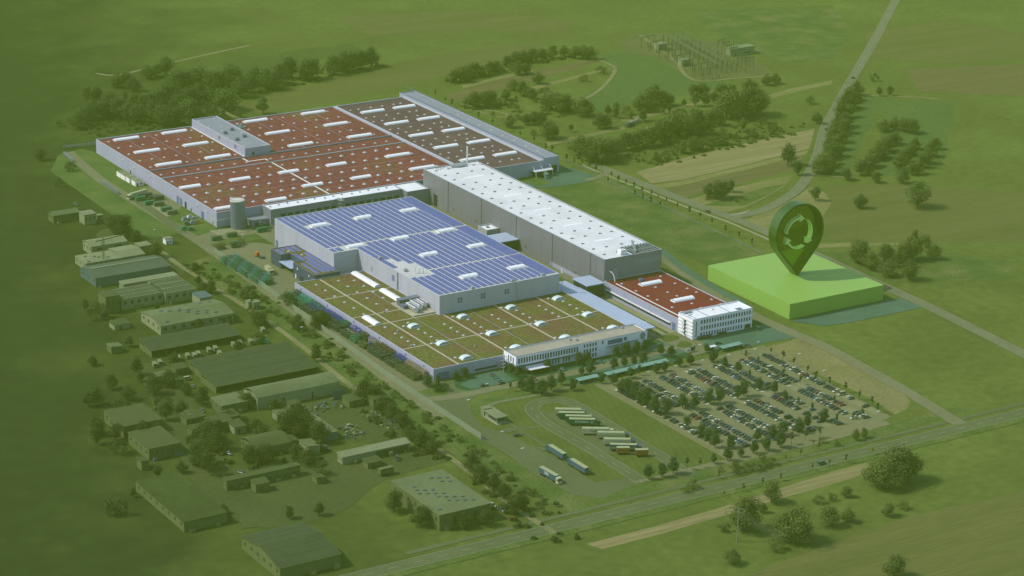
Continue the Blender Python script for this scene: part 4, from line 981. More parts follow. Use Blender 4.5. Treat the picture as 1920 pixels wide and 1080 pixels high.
def trunk(kind, z0, seed):
    rg = random.Random(seed); b = MB(); top = z0 + .42
    r = {'round': .022, 'wide': .03, 'tall': .018, 'sapling': .013, 'bush': .02}[kind]
    b.cyl(0, 0, -.01, z0 + .05, r * 1.3, r, n=7); b.cyl(0, 0, z0 + .05, top, r, r * .4, n=6)
    for k in range(5):
        a = rg.random() * 6.28; h = z0 + .04 + .06 * k; b.bar((0, 0, h), (.2 * math.cos(a) * (.5 if kind in ('tall', 'sapling') else 1), .2 * math.sin(a) * (.5 if kind in ('tall', 'sapling') else 1), h + .2), r * .7)
    return b
PROTO = {}
def proto(kind, leaf, v):
    key = (kind, leaf, v)
    if key not in PROTO:
        sd_ = hash_((kind, v)); b, z0 = crown(sd_, kind)
        PROTO[key] = (b.mesh('crown', leaf), trunk(kind, z0, sd_ + 5).mesh('trunk', 'bark'))
    return PROTO[key]
def hash_(t):
    s = 17
    for c in str(t): s = (s * 131 + ord(c)) % 1000003
    return s
NAMES = {'round': 'broadleaf_tree', 'wide': 'spreading_tree', 'tall': 'tall_tree', 'sapling': 'young_tree', 'bush': 'shrub'}
CATS = {'round': 'tree', 'wide': 'tree', 'tall': 'tree', 'sapling': 'young tree', 'bush': 'shrub'}
RT = random.Random(11)
def grow(kind, leaf, p, h, label, group):
    cm, tm = proto(kind, leaf, RT.randrange(4))
    r = bpy.data.objects.new(NAMES[kind], None); COL.objects.link(r); r.location = (p[0], p[1], 0)
    r.rotation_euler = (0, 0, RT.random() * 6.28); w = RT.uniform(.88, 1.15); r.scale = (h * w, h * w * RT.uniform(.9, 1.1), h); r.empty_display_size = .1
    tag(r, label, CATS[kind], group)
    for nm, me in (('crown', cm), ('trunk', tm)):
        o = bpy.data.objects.new(nm, me); COL.objects.link(o); o.parent = r
    return r
def grove(adj, where, group, items, leaf='leaf_mid', off=(0, 0), k=1.0, kind=None, h=None):
    """items: (x, y[, kind[, height]]) in pixels of a survey crop; each gets its own label by its order from the left"""
    its = []
    for t in items:
        kd = t[2] if len(t) > 2 else kind; hh = t[3] if len(t) > 3 else h
        its.append((off[0] + t[0] / k, off[1] + t[1] / k, kd, hh))
    its.sort(key=lambda t: t[0]); cnt = {}
    for x, y, kd, hh in its:
        w = CATS[kd]; cnt[w] = cnt.get(w, 0) + 1
        hh = hh * RT.uniform(.9, 1.12)
        grow(kd, leaf, at(x, y), hh, f"{adj} {w} {where}, {nth(cnt[w])} from the left", group)
# hedge and copse between the strip building and the brown field
grove('bushy', 'in the thick hedge above the brown field', 'hedge trees above the brown field',
      [(745, 690, 'wide', 15), (800, 725, 'wide', 16), (850, 738, 'wide', 18), (900, 715, 'wide', 15), (950, 695, 'wide', 13), (1000, 668, 'wide', 12), (1050, 652, 'wide', 13), (1100, 648, 'wide', 14), (1150, 640, 'wide', 16),
       (1200, 618, 'wide', 15), (1255, 590, 'wide', 18), (1300, 592, 'wide', 16), (1345, 588, 'wide', 14), (1400, 572, 'wide', 18), (1445, 575, 'wide', 15), (1490, 520, 'wide', 12), (1525, 525, 'wide', 12),
       (1565, 485, 'wide', 22), (1600, 490, 'wide', 22), (1660, 470, 'wide', 20), (1700, 472, 'wide', 22), (1740, 462, 'wide', 16), (1550, 595, 'bush', 7), (1660, 548, 'round', 9), (1710, 592, 'bush', 8), (1810, 572, 'bush', 8), (1470, 640, 'bush', 8),
       (1170, 728, 'bush', 8), (1220, 715, 'bush', 6), (1320, 682, 'wide', 10), (1380, 668, 'wide', 11), (1430, 660, 'bush', 9), (1510, 640, 'bush', 8), (1545, 632, 'bush', 7), (1270, 690, 'bush', 5), (1610, 610, 'bush', 5), (1770, 520, 'bush', 5), (1840, 545, 'bush', 4)],
      'leaf_mid', (840, 60), 3)
grove('lone', 'in the meadows behind the strip building', 'meadow trees behind the works',
      [(150, 425, 'wide', 13), (200, 428, 'wide', 12), (235, 412, 'wide', 10), (265, 422, 'bush', 5), (325, 382, 'wide', 9), (368, 328, 'wide', 10), (415, 355, 'wide', 11), (430, 365, 'wide', 9), (472, 377, 'wide', 9), (505, 292, 'wide', 11),
       (545, 362, 'bush', 7), (400, 240, 'wide', 11), (440, 235, 'wide', 9), (555, 432, 'wide', 11), (600, 442, 'wide', 14), (635, 452, 'wide', 15), (665, 442, 'wide', 12), (760, 474, 'wide', 14), (785, 470, 'wide', 10), (850, 545, 'wide', 12), (885, 540, 'wide', 11),
       (440, 522, 'wide', 9), (480, 518, 'wide', 11), (525, 512, 'wide', 9), (345, 538, 'wide', 9), (560, 602, 'wide', 12), (590, 595, 'wide', 9), (690, 562, 'tall', 7), (390, 492, 'bush', 4), (385, 440, 'bush', 6), (765, 278, 'bush', 6), (860, 236, 'bush', 6),
       (900, 473, 'round', 8), (945, 484, 'tall', 12), (1000, 466, 'bush', 8), (250, 470, 'bush', 4), (480, 580, 'bush', 4)],
      'leaf_soft', (840, 60), 3)
grove('rounded', 'along the lane in the far middle meadow', 'trees along the far lane',
      [(1080, 442, 'wide', 14), (1120, 444, 'wide', 15), (1160, 416, 'wide', 16), (1205, 412, 'wide', 12), (1240, 412, 'wide', 9), (1135, 452, 'bush', 6), (1100, 504, 'round', 10), (1030, 490, 'round', 6), (1205, 460, 'round', 6), (1245, 452, 'round', 5), (1300, 473, 'bush', 8),
       (1325, 420, 'round', 6), (1390, 418, 'round', 10), (1445, 416, 'round', 11), (1495, 400, 'round', 8), (1385, 366, 'wide', 11), (1420, 364, 'wide', 10), (1440, 356, 'wide', 9), (1540, 392, 'wide', 15), (1590, 392, 'wide', 14), (1690, 342, 'wide', 11), (1720, 330, 'bush', 8), (1790, 300, 'wide', 10), (1840, 290, 'wide', 9)],
      'leaf_soft', (840, 60), 3)
grove('hazy', 'in the long far hedgerow under the top fields', 'far hedgerow trees',
      [(30, 285, 'wide', 11), (70, 278, 'wide', 11), (110, 262, 'wide', 9), (150, 252, 'wide', 11), (190, 252, 'wide', 10), (235, 238, 'wide', 12), (270, 226, 'wide', 10), (330, 198, 'wide', 9), (375, 188, 'wide', 11), (420, 174, 'wide', 10), (475, 165, 'wide', 11), (530, 158, 'wide', 10), (590, 148, 'wide', 11), (650, 138, 'wide', 10), (715, 148, 'wide', 10), (760, 152, 'wide', 12), (800, 152, 'wide', 10)],
      'leaf_soft', (840, 60), 3)
# woods behind the red hall
grove('dense', 'in the woodland behind the red roof', 'woodland trees behind the red roof',
      [(760, 332), (800, 322), (845, 312), (885, 305), (925, 322), (960, 332), (1000, 322), (1050, 302), (1100, 312), (1150, 342), (1110, 366), (1200, 292), (1250, 312), (1300, 322), (1255, 325), (1330, 292), (1380, 262), (1480, 270), (1520, 264), (1640, 240), (1690, 224), (1740, 218), (1790, 208), (1850, 194),
       (530, 452), (565, 474), (600, 462), (660, 424), (700, 404), (750, 402), (820, 412), (880, 402), (930, 402), (380, 462), (430, 484), (480, 504), (520, 512), (340, 484), (285, 492), (240, 522), (205, 545), (660, 520), (700, 532), (740, 528), (1010, 430), (1045, 438), (830, 492), (780, 470, ), (620, 500)],
      'leaf_dark', (80, 60), 3, 'wide', 15)
grove('scattered', 'on the rough ground behind the red roof', 'scattered trees behind the red roof',
      [(590, 262, 'wide', 11), (640, 252, 'wide', 11), (690, 236, 'wide', 13), (300, 384, 'wide', 10), (460, 388, 'round', 9), (510, 332, 'wide', 12), (420, 314, 'wide', 12), (465, 306, 'wide', 10), (1240, 462, 'round', 15), (1010, 492, 'bush', 8), (1100, 482, 'bush', 7), (880, 470, 'bush', 7), (930, 450, 'bush', 8), (960, 468, 'bush', 6), (255, 374, 'wide', 9)],
      'leaf_dark', (80, 60), 3)
# along the curved road and the orchard
grove('close-set', 'in the row right of the curved road', 'roadside row right of the curved road',
      [(775, 800), (800, 795), (830, 800), (795, 760), (830, 745), (810, 715), (850, 700), (825, 670), (870, 660), (845, 625), (885, 620), (860, 585), (900, 570), (880, 540), (915, 530), (890, 490), (930, 480), (905, 440), (945, 430), (925, 400), (960, 385), (975, 355)],
      'leaf_mid', (1280, 60), 3, 'wide', 11)
grove('pale', 'in the orchard rows at the far right', 'orchard trees',
      [(1005, 805), (1045, 800), (1040, 765), (1080, 755), (1085, 720), (1120, 710), (1125, 680), (1160, 670), (1165, 640), (1195, 630), (1215, 775), (1250, 735), (1285, 695), (1310, 660), (1290, 805), (1325, 800), (1340, 765), (1370, 740), (1390, 700), (1420, 660), (1130, 560), (1190, 550), (1240, 560), (1290, 570)],
      'leaf_soft', (1280, 60), 3, 'wide', 10)
grove('solitary', 'in the fields around the road junction', 'field trees at the road junction',
      [(590, 752, 'round', 17), (645, 806, 'round', 11), (150, 932, 'wide', 11), (190, 938, 'wide', 12), (230, 930, 'wide', 12), (268, 900, 'round', 9), (745, 948, 'round', 11), (1000, 992, 'wide', 10), (1320, 985, 'wide', 17), (920, 832, 'wide', 8), (1085, 846, 'wide', 8), (1240, 852, 'wide', 9), (140, 945, 'bush', 4), (300, 958, 'bush', 3), (340, 945, 'bush', 3), (755, 515, 'wide', 9), (720, 405, 'bush', 6), (1075, 275, 'bush', 6), (1105, 360, 'round', 8), (1165, 358, 'round', 8)],
      'leaf_dark', (1280, 60), 3)
grove('soft green', 'on the pasture right of the green block', 'pasture trees right of the block',
      [(1245, 578, 'wide', 15), (1215, 560, 'wide', 11), (1430, 560, 'wide', 12), (1460, 552, 'wide', 9), (1590, 556, 'wide', 13), (1640, 548, 'wide', 14), (1330, 622, 'wide', 11), (1465, 672, 'wide', 10), (1620, 698, 'wide', 13), (1740, 458, 'wide', 9), (1662, 414, 'round', 9), (1805, 545, 'wide', 10), (1530, 600, 'wide', 9)],
      'leaf_soft', (1300, 350), 4)
# trees at the office and along the forecourt
grove('dark round', 'close to the white office front', 'trees at the office front',
      [(1485, 478, 'round', 7.8), (1612, 462, 'round', 8.2), (1735, 432, 'round', 8.2), (1840, 402, 'round', 7.8), (985, 585, 'round', 8.2), (1100, 560, 'round', 7.8), (592, 655, 'round', 6.6), (130, 695, 'round', 7.0), (190, 730, 'round', 6.6)],
      'leaf_street', (940, 600), 6.857)
grove('round', 'on the kerb across from the office', 'forecourt kerb trees',
      [(1450, 655, 'round', 7.4), (1575, 610, 'round', 7.0), (1710, 592, 'round', 7.4), (1822, 572, 'round', 7.8), (1150, 705, 'round', 8.2), (1035, 705, 'round', 5.3), (770, 830, 'round', 8.2), (905, 905, 'round', 7.4), (640, 915, 'round', 9.8), (515, 965, 'round', 9.8), (380, 935, 'round', 9.8), (262, 895, 'round', 7.4), (120, 915, 'sapling', 6), (1285, 815, 'round', 5.7)],
      'leaf_street', (940, 600), 6.857)
grove('compact', 'at the near corner of the planted-roof hall', 'trees at the near hall corner',
      [(1340, 852, 'round', 5.7), (1410, 835, 'round', 6.6), (1200, 882, 'round', 4.9), (1130, 900, 'wide', 6), (1200, 935, 'wide', 5), (1260, 930, 'bush', 4)], 'leaf_street', (520, 500), 4)
grove('round', 'by the factory gate forks', 'trees at the gate forks',
      [(1205, 592, 'round', 7.4), (1275, 605, 'round', 7.0), (1328, 668, 'round', 5.7), (1398, 655, 'round', 6.1), (1508, 578, 'tall', 6.5), (1578, 622, 'sapling', 6), (1545, 640, 'round', 6.6), (1170, 710, 'round', 5.7), (1230, 700, 'round', 5.7), (1740, 582, 'sapling', 6)],
      'leaf_street', (900, 500), 3.5556)
# car park
grove('upright', 'in the row between lawn and car park', 'row between lawn and car park',
      [(215, 305, 'round', 8), (247, 318, 'round', 9), (282, 340, 'round', 9), (325, 385, 'round', 11), (362, 405, 'tall', 11), (408, 432, 'round', 11), (480, 440, 'round', 10), (160, 262, 'round', 7), (600, 520, 'tall', 8), (688, 588, 'tall', 10), (728, 602, 'tall', 9), (768, 636, 'tall', 11), (858, 640, 'round', 7)],
      'leaf_street', (1100, 640), 3.2)
grove('leafy', 'between the parked rows of the car park', 'car park trees',
      [(575, 402, 'round', 8), (640, 410, 'round', 10), (740, 378, 'round', 9), (800, 372, 'round', 9), (905, 348, 'round', 9), (942, 330, 'round', 10), (1130, 318, 'round', 8), (1035, 290, 'round', 7), (828, 152, 'round', 6), (905, 185, 'round', 6), (978, 232, 'sapling', 6), (1028, 140, 'sapling', 5), (955, 105, 'sapling', 5), (1105, 85, 'sapling', 5), (1178, 118, 'sapling', 6), (1242, 152, 'sapling', 6), (1326, 195, 'sapling', 6), (1375, 240, 'sapling', 6), (1455, 265, 'sapling', 6), (1552, 308, 'sapling', 6), (1636, 352, 'sapling', 6), (1711, 392, 'sapling', 6), (1745, 428, 'sapling', 6), (1282, 262, 'sapling', 6), (1180, 215, 'sapling', 5), (1190, 345, 'round', 6), (1268, 395, 'sapling', 6), (1355, 430, 'sapling', 6), (1430, 480, 'round', 7), (1498, 498, 'sapling', 6), (1598, 470, 'sapling', 5), (1652, 460, 'sapling', 6), (1275, 545, 'round', 8), (1328, 520, 'tall', 8), (1120, 580, 'round', 8), (1175, 565, 'round', 7), (1022, 600, 'round', 7), (415, 188, 'round', 6), (466, 178, 'round', 6), (262, 222, 'round', 6), (315, 205, 'sapling', 6), (618, 140, 'round', 6), (1485, 375, 'sapling', 5), (760, 120, 'round', 6), (780, 108, 'sapling', 5)],
      'leaf_street', (1100, 640), 3.2)
grove('round', 'along the kerb below the car park', 'kerb trees below the car park',
      [(90, 315, 'round', 8.5), (190, 285, 'sapling', 7), (290, 268, 'sapling', 6), (395, 238, 'round', 6), (495, 218, 'round', 8), (590, 188, 'round', 6), (690, 162, 'round', 7.5), (785, 142, 'round', 8), (890, 118, 'round', 8), (975, 95, 'sapling', 6.5), (1080, 65, 'sapling', 6), (1185, 45, 'sapling', 6), (5, 340, 'round', 8.5), (-100, 355, 'round', 8)],
      'leaf_street', (1240, 810), 4)
grove('small', 'on the verge above the main road', 'verge trees above the main road',
      [(240, 425, 'bush', 5), (182, 452, 'bush', 4), (430, 352, 'sapling', 5), (440, 295, 'bush', 3), (560, 318, 'bush', 6), (545, 268, 'bush', 4), (695, 288, 'bush', 6), (760, 268, 'bush', 5), (745, 212, 'bush', 4), (830, 248, 'bush', 4), (630, 292, 'bush', 4), (1140, 105, 'sapling', 4), (1180, 140, 'sapling', 5), (1210, 84, 'bush', 4), (1310, 104, 'bush', 4), (1460, 62, 'round', 6), (1515, 45, 'round', 6), (1045, 180, 'sapling', 5), (930, 220, 'sapling', 4)],
      'leaf_soft', (1240, 810), 4)
grove('thin', 'beside the near edge of the main road', 'roadside saplings on the main road',
      [(470, 490, 'sapling', 4), (615, 448, 'sapling', 5), (760, 408, 'sapling', 5), (895, 365, 'sapling', 5), (1130, 295, 'sapling', 4.5), (1260, 256, 'sapling', 4.5), (1385, 235, 'sapling', 6)], 'leaf_mid', (1240, 810), 4)
grove('big', 'in the near meadow below the main road', 'near meadow trees',
      [(825, 525, 'wide', 10.9), (645, 740, 'wide', 15.1), (610, 735, 'round', 15.1), (765, 606, 'wide', 5.0), (930, 800, 'wide', 13.4), (1000, 820, 'wide', 16.0), (1060, 835, 'wide', 10.9), (1260, 708, 'wide', 10.1), (1395, 675, 'wide', 7.6), (1700, 630, 'wide', 6.7), (1385, 490, 'wide', 5.9), (1280, 515, 'bush', 5.0), (1180, 535, 'bush', 4.2), (1620, 420, 'wide', 14.3), (1680, 425, 'wide', 14.3), (1780, 370, 'wide', 16.8), (1850, 360, 'wide', 15.1), (850, 885, 'bush', 5.9), (530, 985, 'wide', 8.4), (1750, 1085, 'wide', 10.9), (470, 745, 'bush', 5.0), (1820, 580, 'bush', 4.2)],
      'leaf_soft', (1240, 810), 4)
# along the strip building fence and the country road
grove('slim', 'in the line beside the strip building', 'fence-line saplings by the strip building',
      [(865, 85 + 0), (940, 135), (990, 160), (1090, 205), (1190, 255), (1295, 300), (1405, 345), (1500, 395), (1605, 440), (1690, 490), (1740, 510), (1850, 575)], 'leaf_street', (600, 160), 4, 'sapling', 6)
grove('slim', 'in the planted line along the country road', 'country road saplings',
      [(1185, 112), (1245, 125), (1300, 140), (1350, 178), (1465, 222), (1520, 256), (1575, 276), (1635, 306), (1695, 332), (1765, 358), (1815, 386), (1875, 410), (1960, 450), (2050, 490), (2130, 525), (2220, 570), (2320, 620), (2420, 670), (2520, 720), (1440, 260), (1640, 355), (1700, 385), (1760, 415), (1830, 440)], 'leaf_street', (780, 280), 4, 'sapling', 5.5)
# strip of scrub between the noise wall and the track
RB = random.Random(5)
grove('scrubby', 'in the rough strip below the noise wall', 'scrub along the noise wall',
      [(364, 505), (378, 505), (400, 520), (410, 525), (425, 530), (440, 540), (458, 552), (475, 560), (492, 565), (505, 585), (520, 592), (540, 605), (560, 618), (585, 632), (612, 650), (640, 670), (668, 690), (690, 712), (720, 728), (740, 745), (770, 765), (800, 788), (830, 808), (860, 828), (885, 850), (760, 790), (790, 812), (810, 830), (905, 855), (930, 880), (955, 900), (985, 925), (700, 735), (655, 700), (715, 760), (745, 778), (430, 552), (470, 588), (1000, 930), (895, 880)],
      'leaf_soft', kind='bush', h=4.2)
# ------------------------------------------------------------------ cars
def car_mesh(style, paint):
    b = MB(); g = MB()
    if style == 'van': Ln, Wd, hb, hr, c0, c1, r0, r1 = 5.0, 1.95, 1.0, 2.0, .18, 1.0, .30, .985
    elif style == 'estate car': Ln, Wd, hb, hr, c0, c1, r0, r1 = 4.6, 1.8, .9, 1.46, .24, .99, .42, .92
    elif style == 'hatchback': Ln, Wd, hb, hr, c0, c1, r0, r1 = 4.0, 1.74, .9, 1.48, .22, .98, .42, .88
    else: Ln, Wd, hb, hr, c0, c1, r0, r1 = 4.6, 1.8, .88, 1.43, .24, .86, .44, .70
    X = lambda t: (t - .5) * Ln; w = Wd / 2
    secs = [(0, .45, .62, .80), (.05, .28, .72, .94), (.2, .25, hb - .06, 1.0), (.5, .25, hb, 1.0), (.86, .25, hb, 1.0), (.96, .28, hb - .04, .95), (1, .42, hb - .2, .86)]
    prev = None
    for t, z0, z1, k in secs:
        x = X(t); cur = [(x, -w * k, z0), (x, -w * k, z1 - .1), (x, -w * k * .88, z1), (x, w * k * .88, z1), (x, w * k, z1 - .1), (x, w * k, z0)]
        if prev:
            for i in range(6): j = (i + 1) % 6; b.quad(prev[i], cur[i], cur[j], prev[j])
        else: b.poly(cur)
        prev = cur
    b.poly(prev[::-1])
    lo = [(X(c0), -w * .9, hb - .04), (X(c1), -w * .9, hb - .04), (X(c1), w * .9, hb - .04), (X(c0), w * .9, hb - .04)]
    hi = [(X(r0), -w * .74, hr - .05), (X(r1), -w * .74, hr - .05), (X(r1), w * .74, hr - .05), (X(r0), w * .74, hr - .05)]
    g.hexa(lo, hi, 0, bottom=False)
    b.hexa([(x, y, z + .004) for x, y, z in hi], [(x * .99, y * .9, hr) for x, y, z in hi])
    for x in (X(.52), X(.76)):
        for s in (-1, 1): b.bar((x, s * w * .905, hb - .05), (x + .05, s * w * .75, hr - .04), .09)
    for t in (.19, .80):
        for s in (-1, 1):
            n = 10; cx = X(t)
            for sgn in (1,):
                p = [(cx + .32 * math.cos(6.283 * i / n), s * w * 1.01, .32 + .32 * math.sin(6.283 * i / n)) for i in range(n)]
                q = [(x, s * w * .8, z) for x, y, z in p]
                b.poly(p, 1); b.poly(q[::-1], 1)
                for i in range(n): b.quad(p[i], p[(i + 1) % n], q[(i + 1) % n], q[i], 1)
    return b.mesh('car_body', ['paint_' + paint, 'tyre']), g.mesh('window_band', 'car_glass'), b, g
CARS = {}
def car(style, paint, x, y, rz, label, group=None, z=.14):
    k = (style, paint)
    if k not in CARS: CARS[k] = car_mesh(style, paint)
    o = bpy.data.objects.new('parked_car' if group else 'car', CARS[k][0]); COL.objects.link(o); o.location = (x, y, z); o.rotation_euler = (0, 0, rz)
    tag(o, label, 'van' if style == 'van' else 'car', group)
    g = bpy.data.objects.new('window_band', CARS[k][1]); COL.objects.link(g); g.parent = o
    return o
RC = random.Random(3)
def pick():
    return RC.choices(['black', 'charcoal', 'grey', 'silver', 'white', 'red', 'blue', 'teal', 'beige'], [34, 27, 10, 10, 9, 4, 4, 2, 1])[0], RC.choices(['saloon', 'hatchback', 'estate car', 'van'], [34, 32, 30, 4])[0]
rows = [(79.8, 1, -58, -150)]
for m in MED: rows += [(m - 3.2, 1, -54.5, -155), (m + 3.2, -1, -54.5, -155)]
rows += [(180.6, 1, -54.5, -150)]
spots = []
for ri, (x, dr, ya, yb) in enumerate(rows):
    n = 0; y = ya
    while y > yb:
        y -= 2.5
        if -107.5 < y < -99 and 0 < ri < 11: continue
        full = .955 if ri < 8 else .93
        if ri >= 5 and y < -133: full = .62 if ri < 9 else .42
        if ri in (6, 7, 8) and y < -125: full = .45
        if ri == 11 and y < -118: full = .35
        if ri == 0: full = .72
        if RC.random() > full: continue
        n += 1; spots.append((ri, n, x, dr, y))
spots.sort(key=lambda s: (Vector((s[2], s[4], 0)) - CAM).length)
rest = MB(); rk = ['black', 'charcoal', 'grey', 'silver', 'white', 'red', 'blue', 'teal', 'beige']
for i, (ri, n, x, dr, y) in enumerate(spots):
    paint, style = pick()
    xx, yy, rz = x + RC.uniform(-.25, .25), y + RC.uniform(-.12, .12), (0 if dr > 0 else math.pi) + RC.uniform(-.025, .025)
    if RC.random() < .12: rz += math.pi
    if i < 290:
        car(style, paint, xx, yy, rz, f"{'pale beige' if paint == 'beige' else paint} {style}, {nth(n)} from the office end, {nth(ri + 1)} parking row from the lawn", 'cars in the staff car park')
    else:
        k = (style, paint)
        if k not in CARS: CARS[k] = car_mesh(style, paint)
        c, s = math.cos(rz), math.sin(rz)
        for mb, km in ((CARS[k][2], None), (CARS[k][3], 9)):
            base = len(rest.v); rest.v += [(xx + c * a - s * b_, yy + s * a + c * b_, z + .145) for a, b_, z in mb.v]
            rest.f += [tuple(base + q for q in f) for f in mb.f]
            rest.m += [(km if km is not None else (10 if q == 1 else rk.index(paint))) for q in mb.m]
if rest.f: tag(rest.build('parked_cars', ['paint_' + q for q in rk] + ['car_glass', 'tyre']), 'remaining parked cars in the far rows of the staff car park', 'cars', kind='stuff')
def carpx(style, paint, px, py, toward, label, z=.1):
    p = at(px, py); q = at(*toward); return car(style, paint, p.x, p.y, math.atan2(p.y - q.y, p.x - q.x), label, z=z)
carpx('van', 'teal', 1541, 871, (1700, 825), 'teal green van driving alone on the near main road')
carpx('estate car', 'charcoal', 1549, 244, (1545, 260), 'dark car driving up the curved road beside the tree row')
carpx('saloon', 'grey', 1590, 166, (1600, 140), 'small grey car far up the curved road')
carpx('van', 'grey', 1599, 147, (1610, 120), 'grey box van farthest up the curved road')
carpx('saloon', 'charcoal', 1327, 398, (1290, 380), 'dark car on the country road before the junction')
for i, (x, y) in enumerate(((1309, 631), (1315, 629), (1320, 628), (1326, 627), (1331, 626), (1347, 623), (1353, 622), (1358, 621))):
    carpx(('saloon', 'hatchback')[i % 2], ('charcoal', 'black', 'red', 'black', 'teal', 'black', 'charcoal', 'black')[i], x, y + 4, (x - 6, y), f"{('charcoal', 'black', 'dark red', 'black', 'teal', 'black', 'charcoal', 'black')[i]} car under the white block windows, {nth(i + 1)} from the left")
for st, c_, x, y, t, lb in (('van', 'teal', 1418, 618, (1400, 612), 'teal van parked off the right end of the white block'), ('saloon', 'teal', 1346, 645, (1380, 640), 'teal car on the forecourt below the white block'), ('estate car', 'teal', 1263, 680, (1255, 672), 'pale teal car at the end of the long bike shelter'),
        ('saloon', 'teal', 1126, 680, (1140, 683), 'teal car in front of the office ground floor windows'), ('hatchback', 'teal', 1056, 694, (1066, 697), 'teal hatchback left of the office front trees'), ('saloon', 'charcoal', 1046, 696, (1036, 692), 'dark car by the hedge near the office canopy'), ('estate car', 'teal', 932, 713, (945, 718), 'pale teal car on the small lot left of the office'), ('saloon', 'charcoal', 940, 720, (955, 715), 'dark green car at the front of the small lot left of the office'), ('saloon', 'black', 908, 724, (922, 722), 'black car at the left end of the small lot left of the office'), ('hatchback', 'charcoal', 925, 706, (938, 709), 'dark car at the back of the small lot left of the office'), ('hatchback', 'red', 1001, 712, (1010, 716), 'red car parked near the white entrance canopy'), ('estate car', 'charcoal', 970, 818, (990, 816), 'dark car parked on the small green island at the gate'),
        ('saloon', 'charcoal', 1402, 650, (1415, 655), 'dark car beside the small bike shelter'), ('van', 'white', 921, 950, (935, 955), 'white van parked right of the big near hall'), ('saloon', 'charcoal', 940, 958, (955, 965), 'dark car beside the white van at the near hall'), ('hatchback', 'red', 962, 975, (975, 972), 'dull red car right of the big near hall'), ('hatchback', 'silver', 916, 977, (925, 985), 'pale car at the front of the big near hall'), ('saloon', 'grey', 142, 384, (150, 388), 'pale car behind the small two-storey estate house')):
    carpx(st, c_, x, y, t, lb)
# caravans of the estate
CV = [(438, 651), (450, 648), (470, 645), (480, 643), (392, 661), (404, 658), (412, 667), (372, 668), (352, 672), (335, 676), (326, 679), (300, 684), (290, 688), (365, 671), (493, 578 + 45)]
for i, (x, y) in enumerate(sorted(CV)):
    p = at(x, y); t = thing('caravan', f"pale caravan parked between the solar sheds, {nth(i + 1)} from the left", 'caravan', (p.x, p.y, 0), 1.35, 'caravans between the solar sheds')
    b = MB(); b.hexa([(-2.6, -1.1, .5), (2.5, -1.1, .5), (2.5, 1.1, .5), (-2.6, 1.1, .5)], [(-2.3, -1.05, 2.6), (2.4, -1.05, 2.6), (2.4, 1.05, 2.6), (-2.3, 1.05, 2.6)]); b.build('body', 'estate_roof_white', t)
    b = MB(); b.box(-1.5, -.4, -1.14, -1.09, 1.5, 2.1); b.box(.4, 1.6, -1.14, -1.09, 1.5, 2.1); b.box(-2.6, -2.4, -.8, .8, 1.5, 2.2); b.build('window', 'car_glass', t)
    b = MB(); b.cyl(0, -.9, 0, .6, .3, n=8); b.cyl(0, .9, 0, .6, .3, n=8); b.bar((2.4, 0, .5), (3.4, 0, .5), .12); b.build('chassis', 'tyre', t)
# ------------------------------------------------------------------ lorries
def lorry(p, rz, side, label, cabm, name='lorry', text=None, tm='letter_white', roof='trailer_roof', Lt=13.6, tsize=1.25, group=None, tractor=True, sidepanel=None):
    """origin under the trailer's rear end, x runs forward to the cab"""
    t = thing(name, label, 'lorry', (p[0], p[1], 0), rz, group)
    b = MB(); b.box(0, Lt, -1.27, 1.27, 1.15, 3.95, 0, 1); tr = b.build('trailer', [side, roof], t)
    b = MB(); b.box(.2, Lt - .3, -.9, .9, .85, 1.13); 
    for x in (1.6, 2.9, 4.2) + ((Lt - 1.6,) if tractor else ()):
        for s in (-1, 1):
            n = 10; q = [(x + .5 * math.cos(6.283 * i / n), .5 + .5 * math.sin(6.283 * i / n)) for i in range(n)]
            b.poly([(u, s * 1.22, v) for u, v in q]); b.poly([(u, s * .8, v) for u, v in q[::-1]])
            for i in range(n): b.quad((q[i][0], s * 1.22, q[i][1]), (q[(i + 1) % n][0], s * 1.22, q[(i + 1) % n][1]), (q[(i + 1) % n][0], s * .8, q[(i + 1) % n][1]), (q[i][0], s * .8, q[i][1]))
    b.build('chassis', 'tyre', t)
    if sidepanel:
        b = MB(); b.box(.3, Lt - .3, -1.30, -1.275, 1.9, 2.7); b.build('side_stripe', sidepanel, t)
    if tractor:
        c0 = Lt + .5; b = MB(); b.hexa([(c0, -1.25, .5), (c0 + 2.2, -1.25, .5), (c0 + 2.2, 1.25, .5), (c0, 1.25, .5)], [(c0, -1.22, 3.5), (c0 + 1.75, -1.22, 3.3), (c0 + 1.75, 1.22, 3.3), (c0, 1.22, 3.5)]); cab = b.build('cab', cabm, t)
        b = MB(); b.hexa([(c0 + 2.06, -1.1, 1.75), (c0 + 2.12, -1.1, 1.75), (c0 + 2.12, 1.1, 1.75), (c0 + 2.06, 1.1, 1.75)], [(c0 + 1.83, -1.1, 2.8), (c0 + 1.9, -1.1, 2.8), (c0 + 1.9, 1.1, 2.8), (c0 + 1.83, 1.1, 2.8)])
        for s in (-1, 1): y0, y1 = sorted((s * 1.2, s * 1.26)); b.box(c0 + .9, c0 + 1.75, y0, y1, 1.75, 2.7)
        b.build('windscreen', 'car_glass', cab)
    if text:
        cu = bpy.data.curves.new('lettering', 'FONT'); cu.body = text; cu.size = tsize; cu.align_x = 'CENTER'; cu.align_y = 'CENTER'; cu.extrude = .01; cu.offset = .02
        cu.materials.append(M[tm]); f_ = bpy.data.objects.new('lettering', cu); me_ = bpy.data.meshes.new_from_object(f_); bpy.data.objects.remove(f_); o = bpy.data.objects.new('lettering', me_); COL.objects.link(o); o.parent = tr
        flip = text == 'DSV'
        o.location = (Lt * .48, -1.31, 2.6); o.rotation_euler = (math.pi / 2, 0, 0)
    return t
def between(a, b_): p, q = at(*a), at(*b_); return p, math.atan2(q.y - p.y, q.x - p.x)
dz = math.atan2(-6.4, 10.1)
def z5(x, y): return at(960 + x / 6, 720 + y / 6)
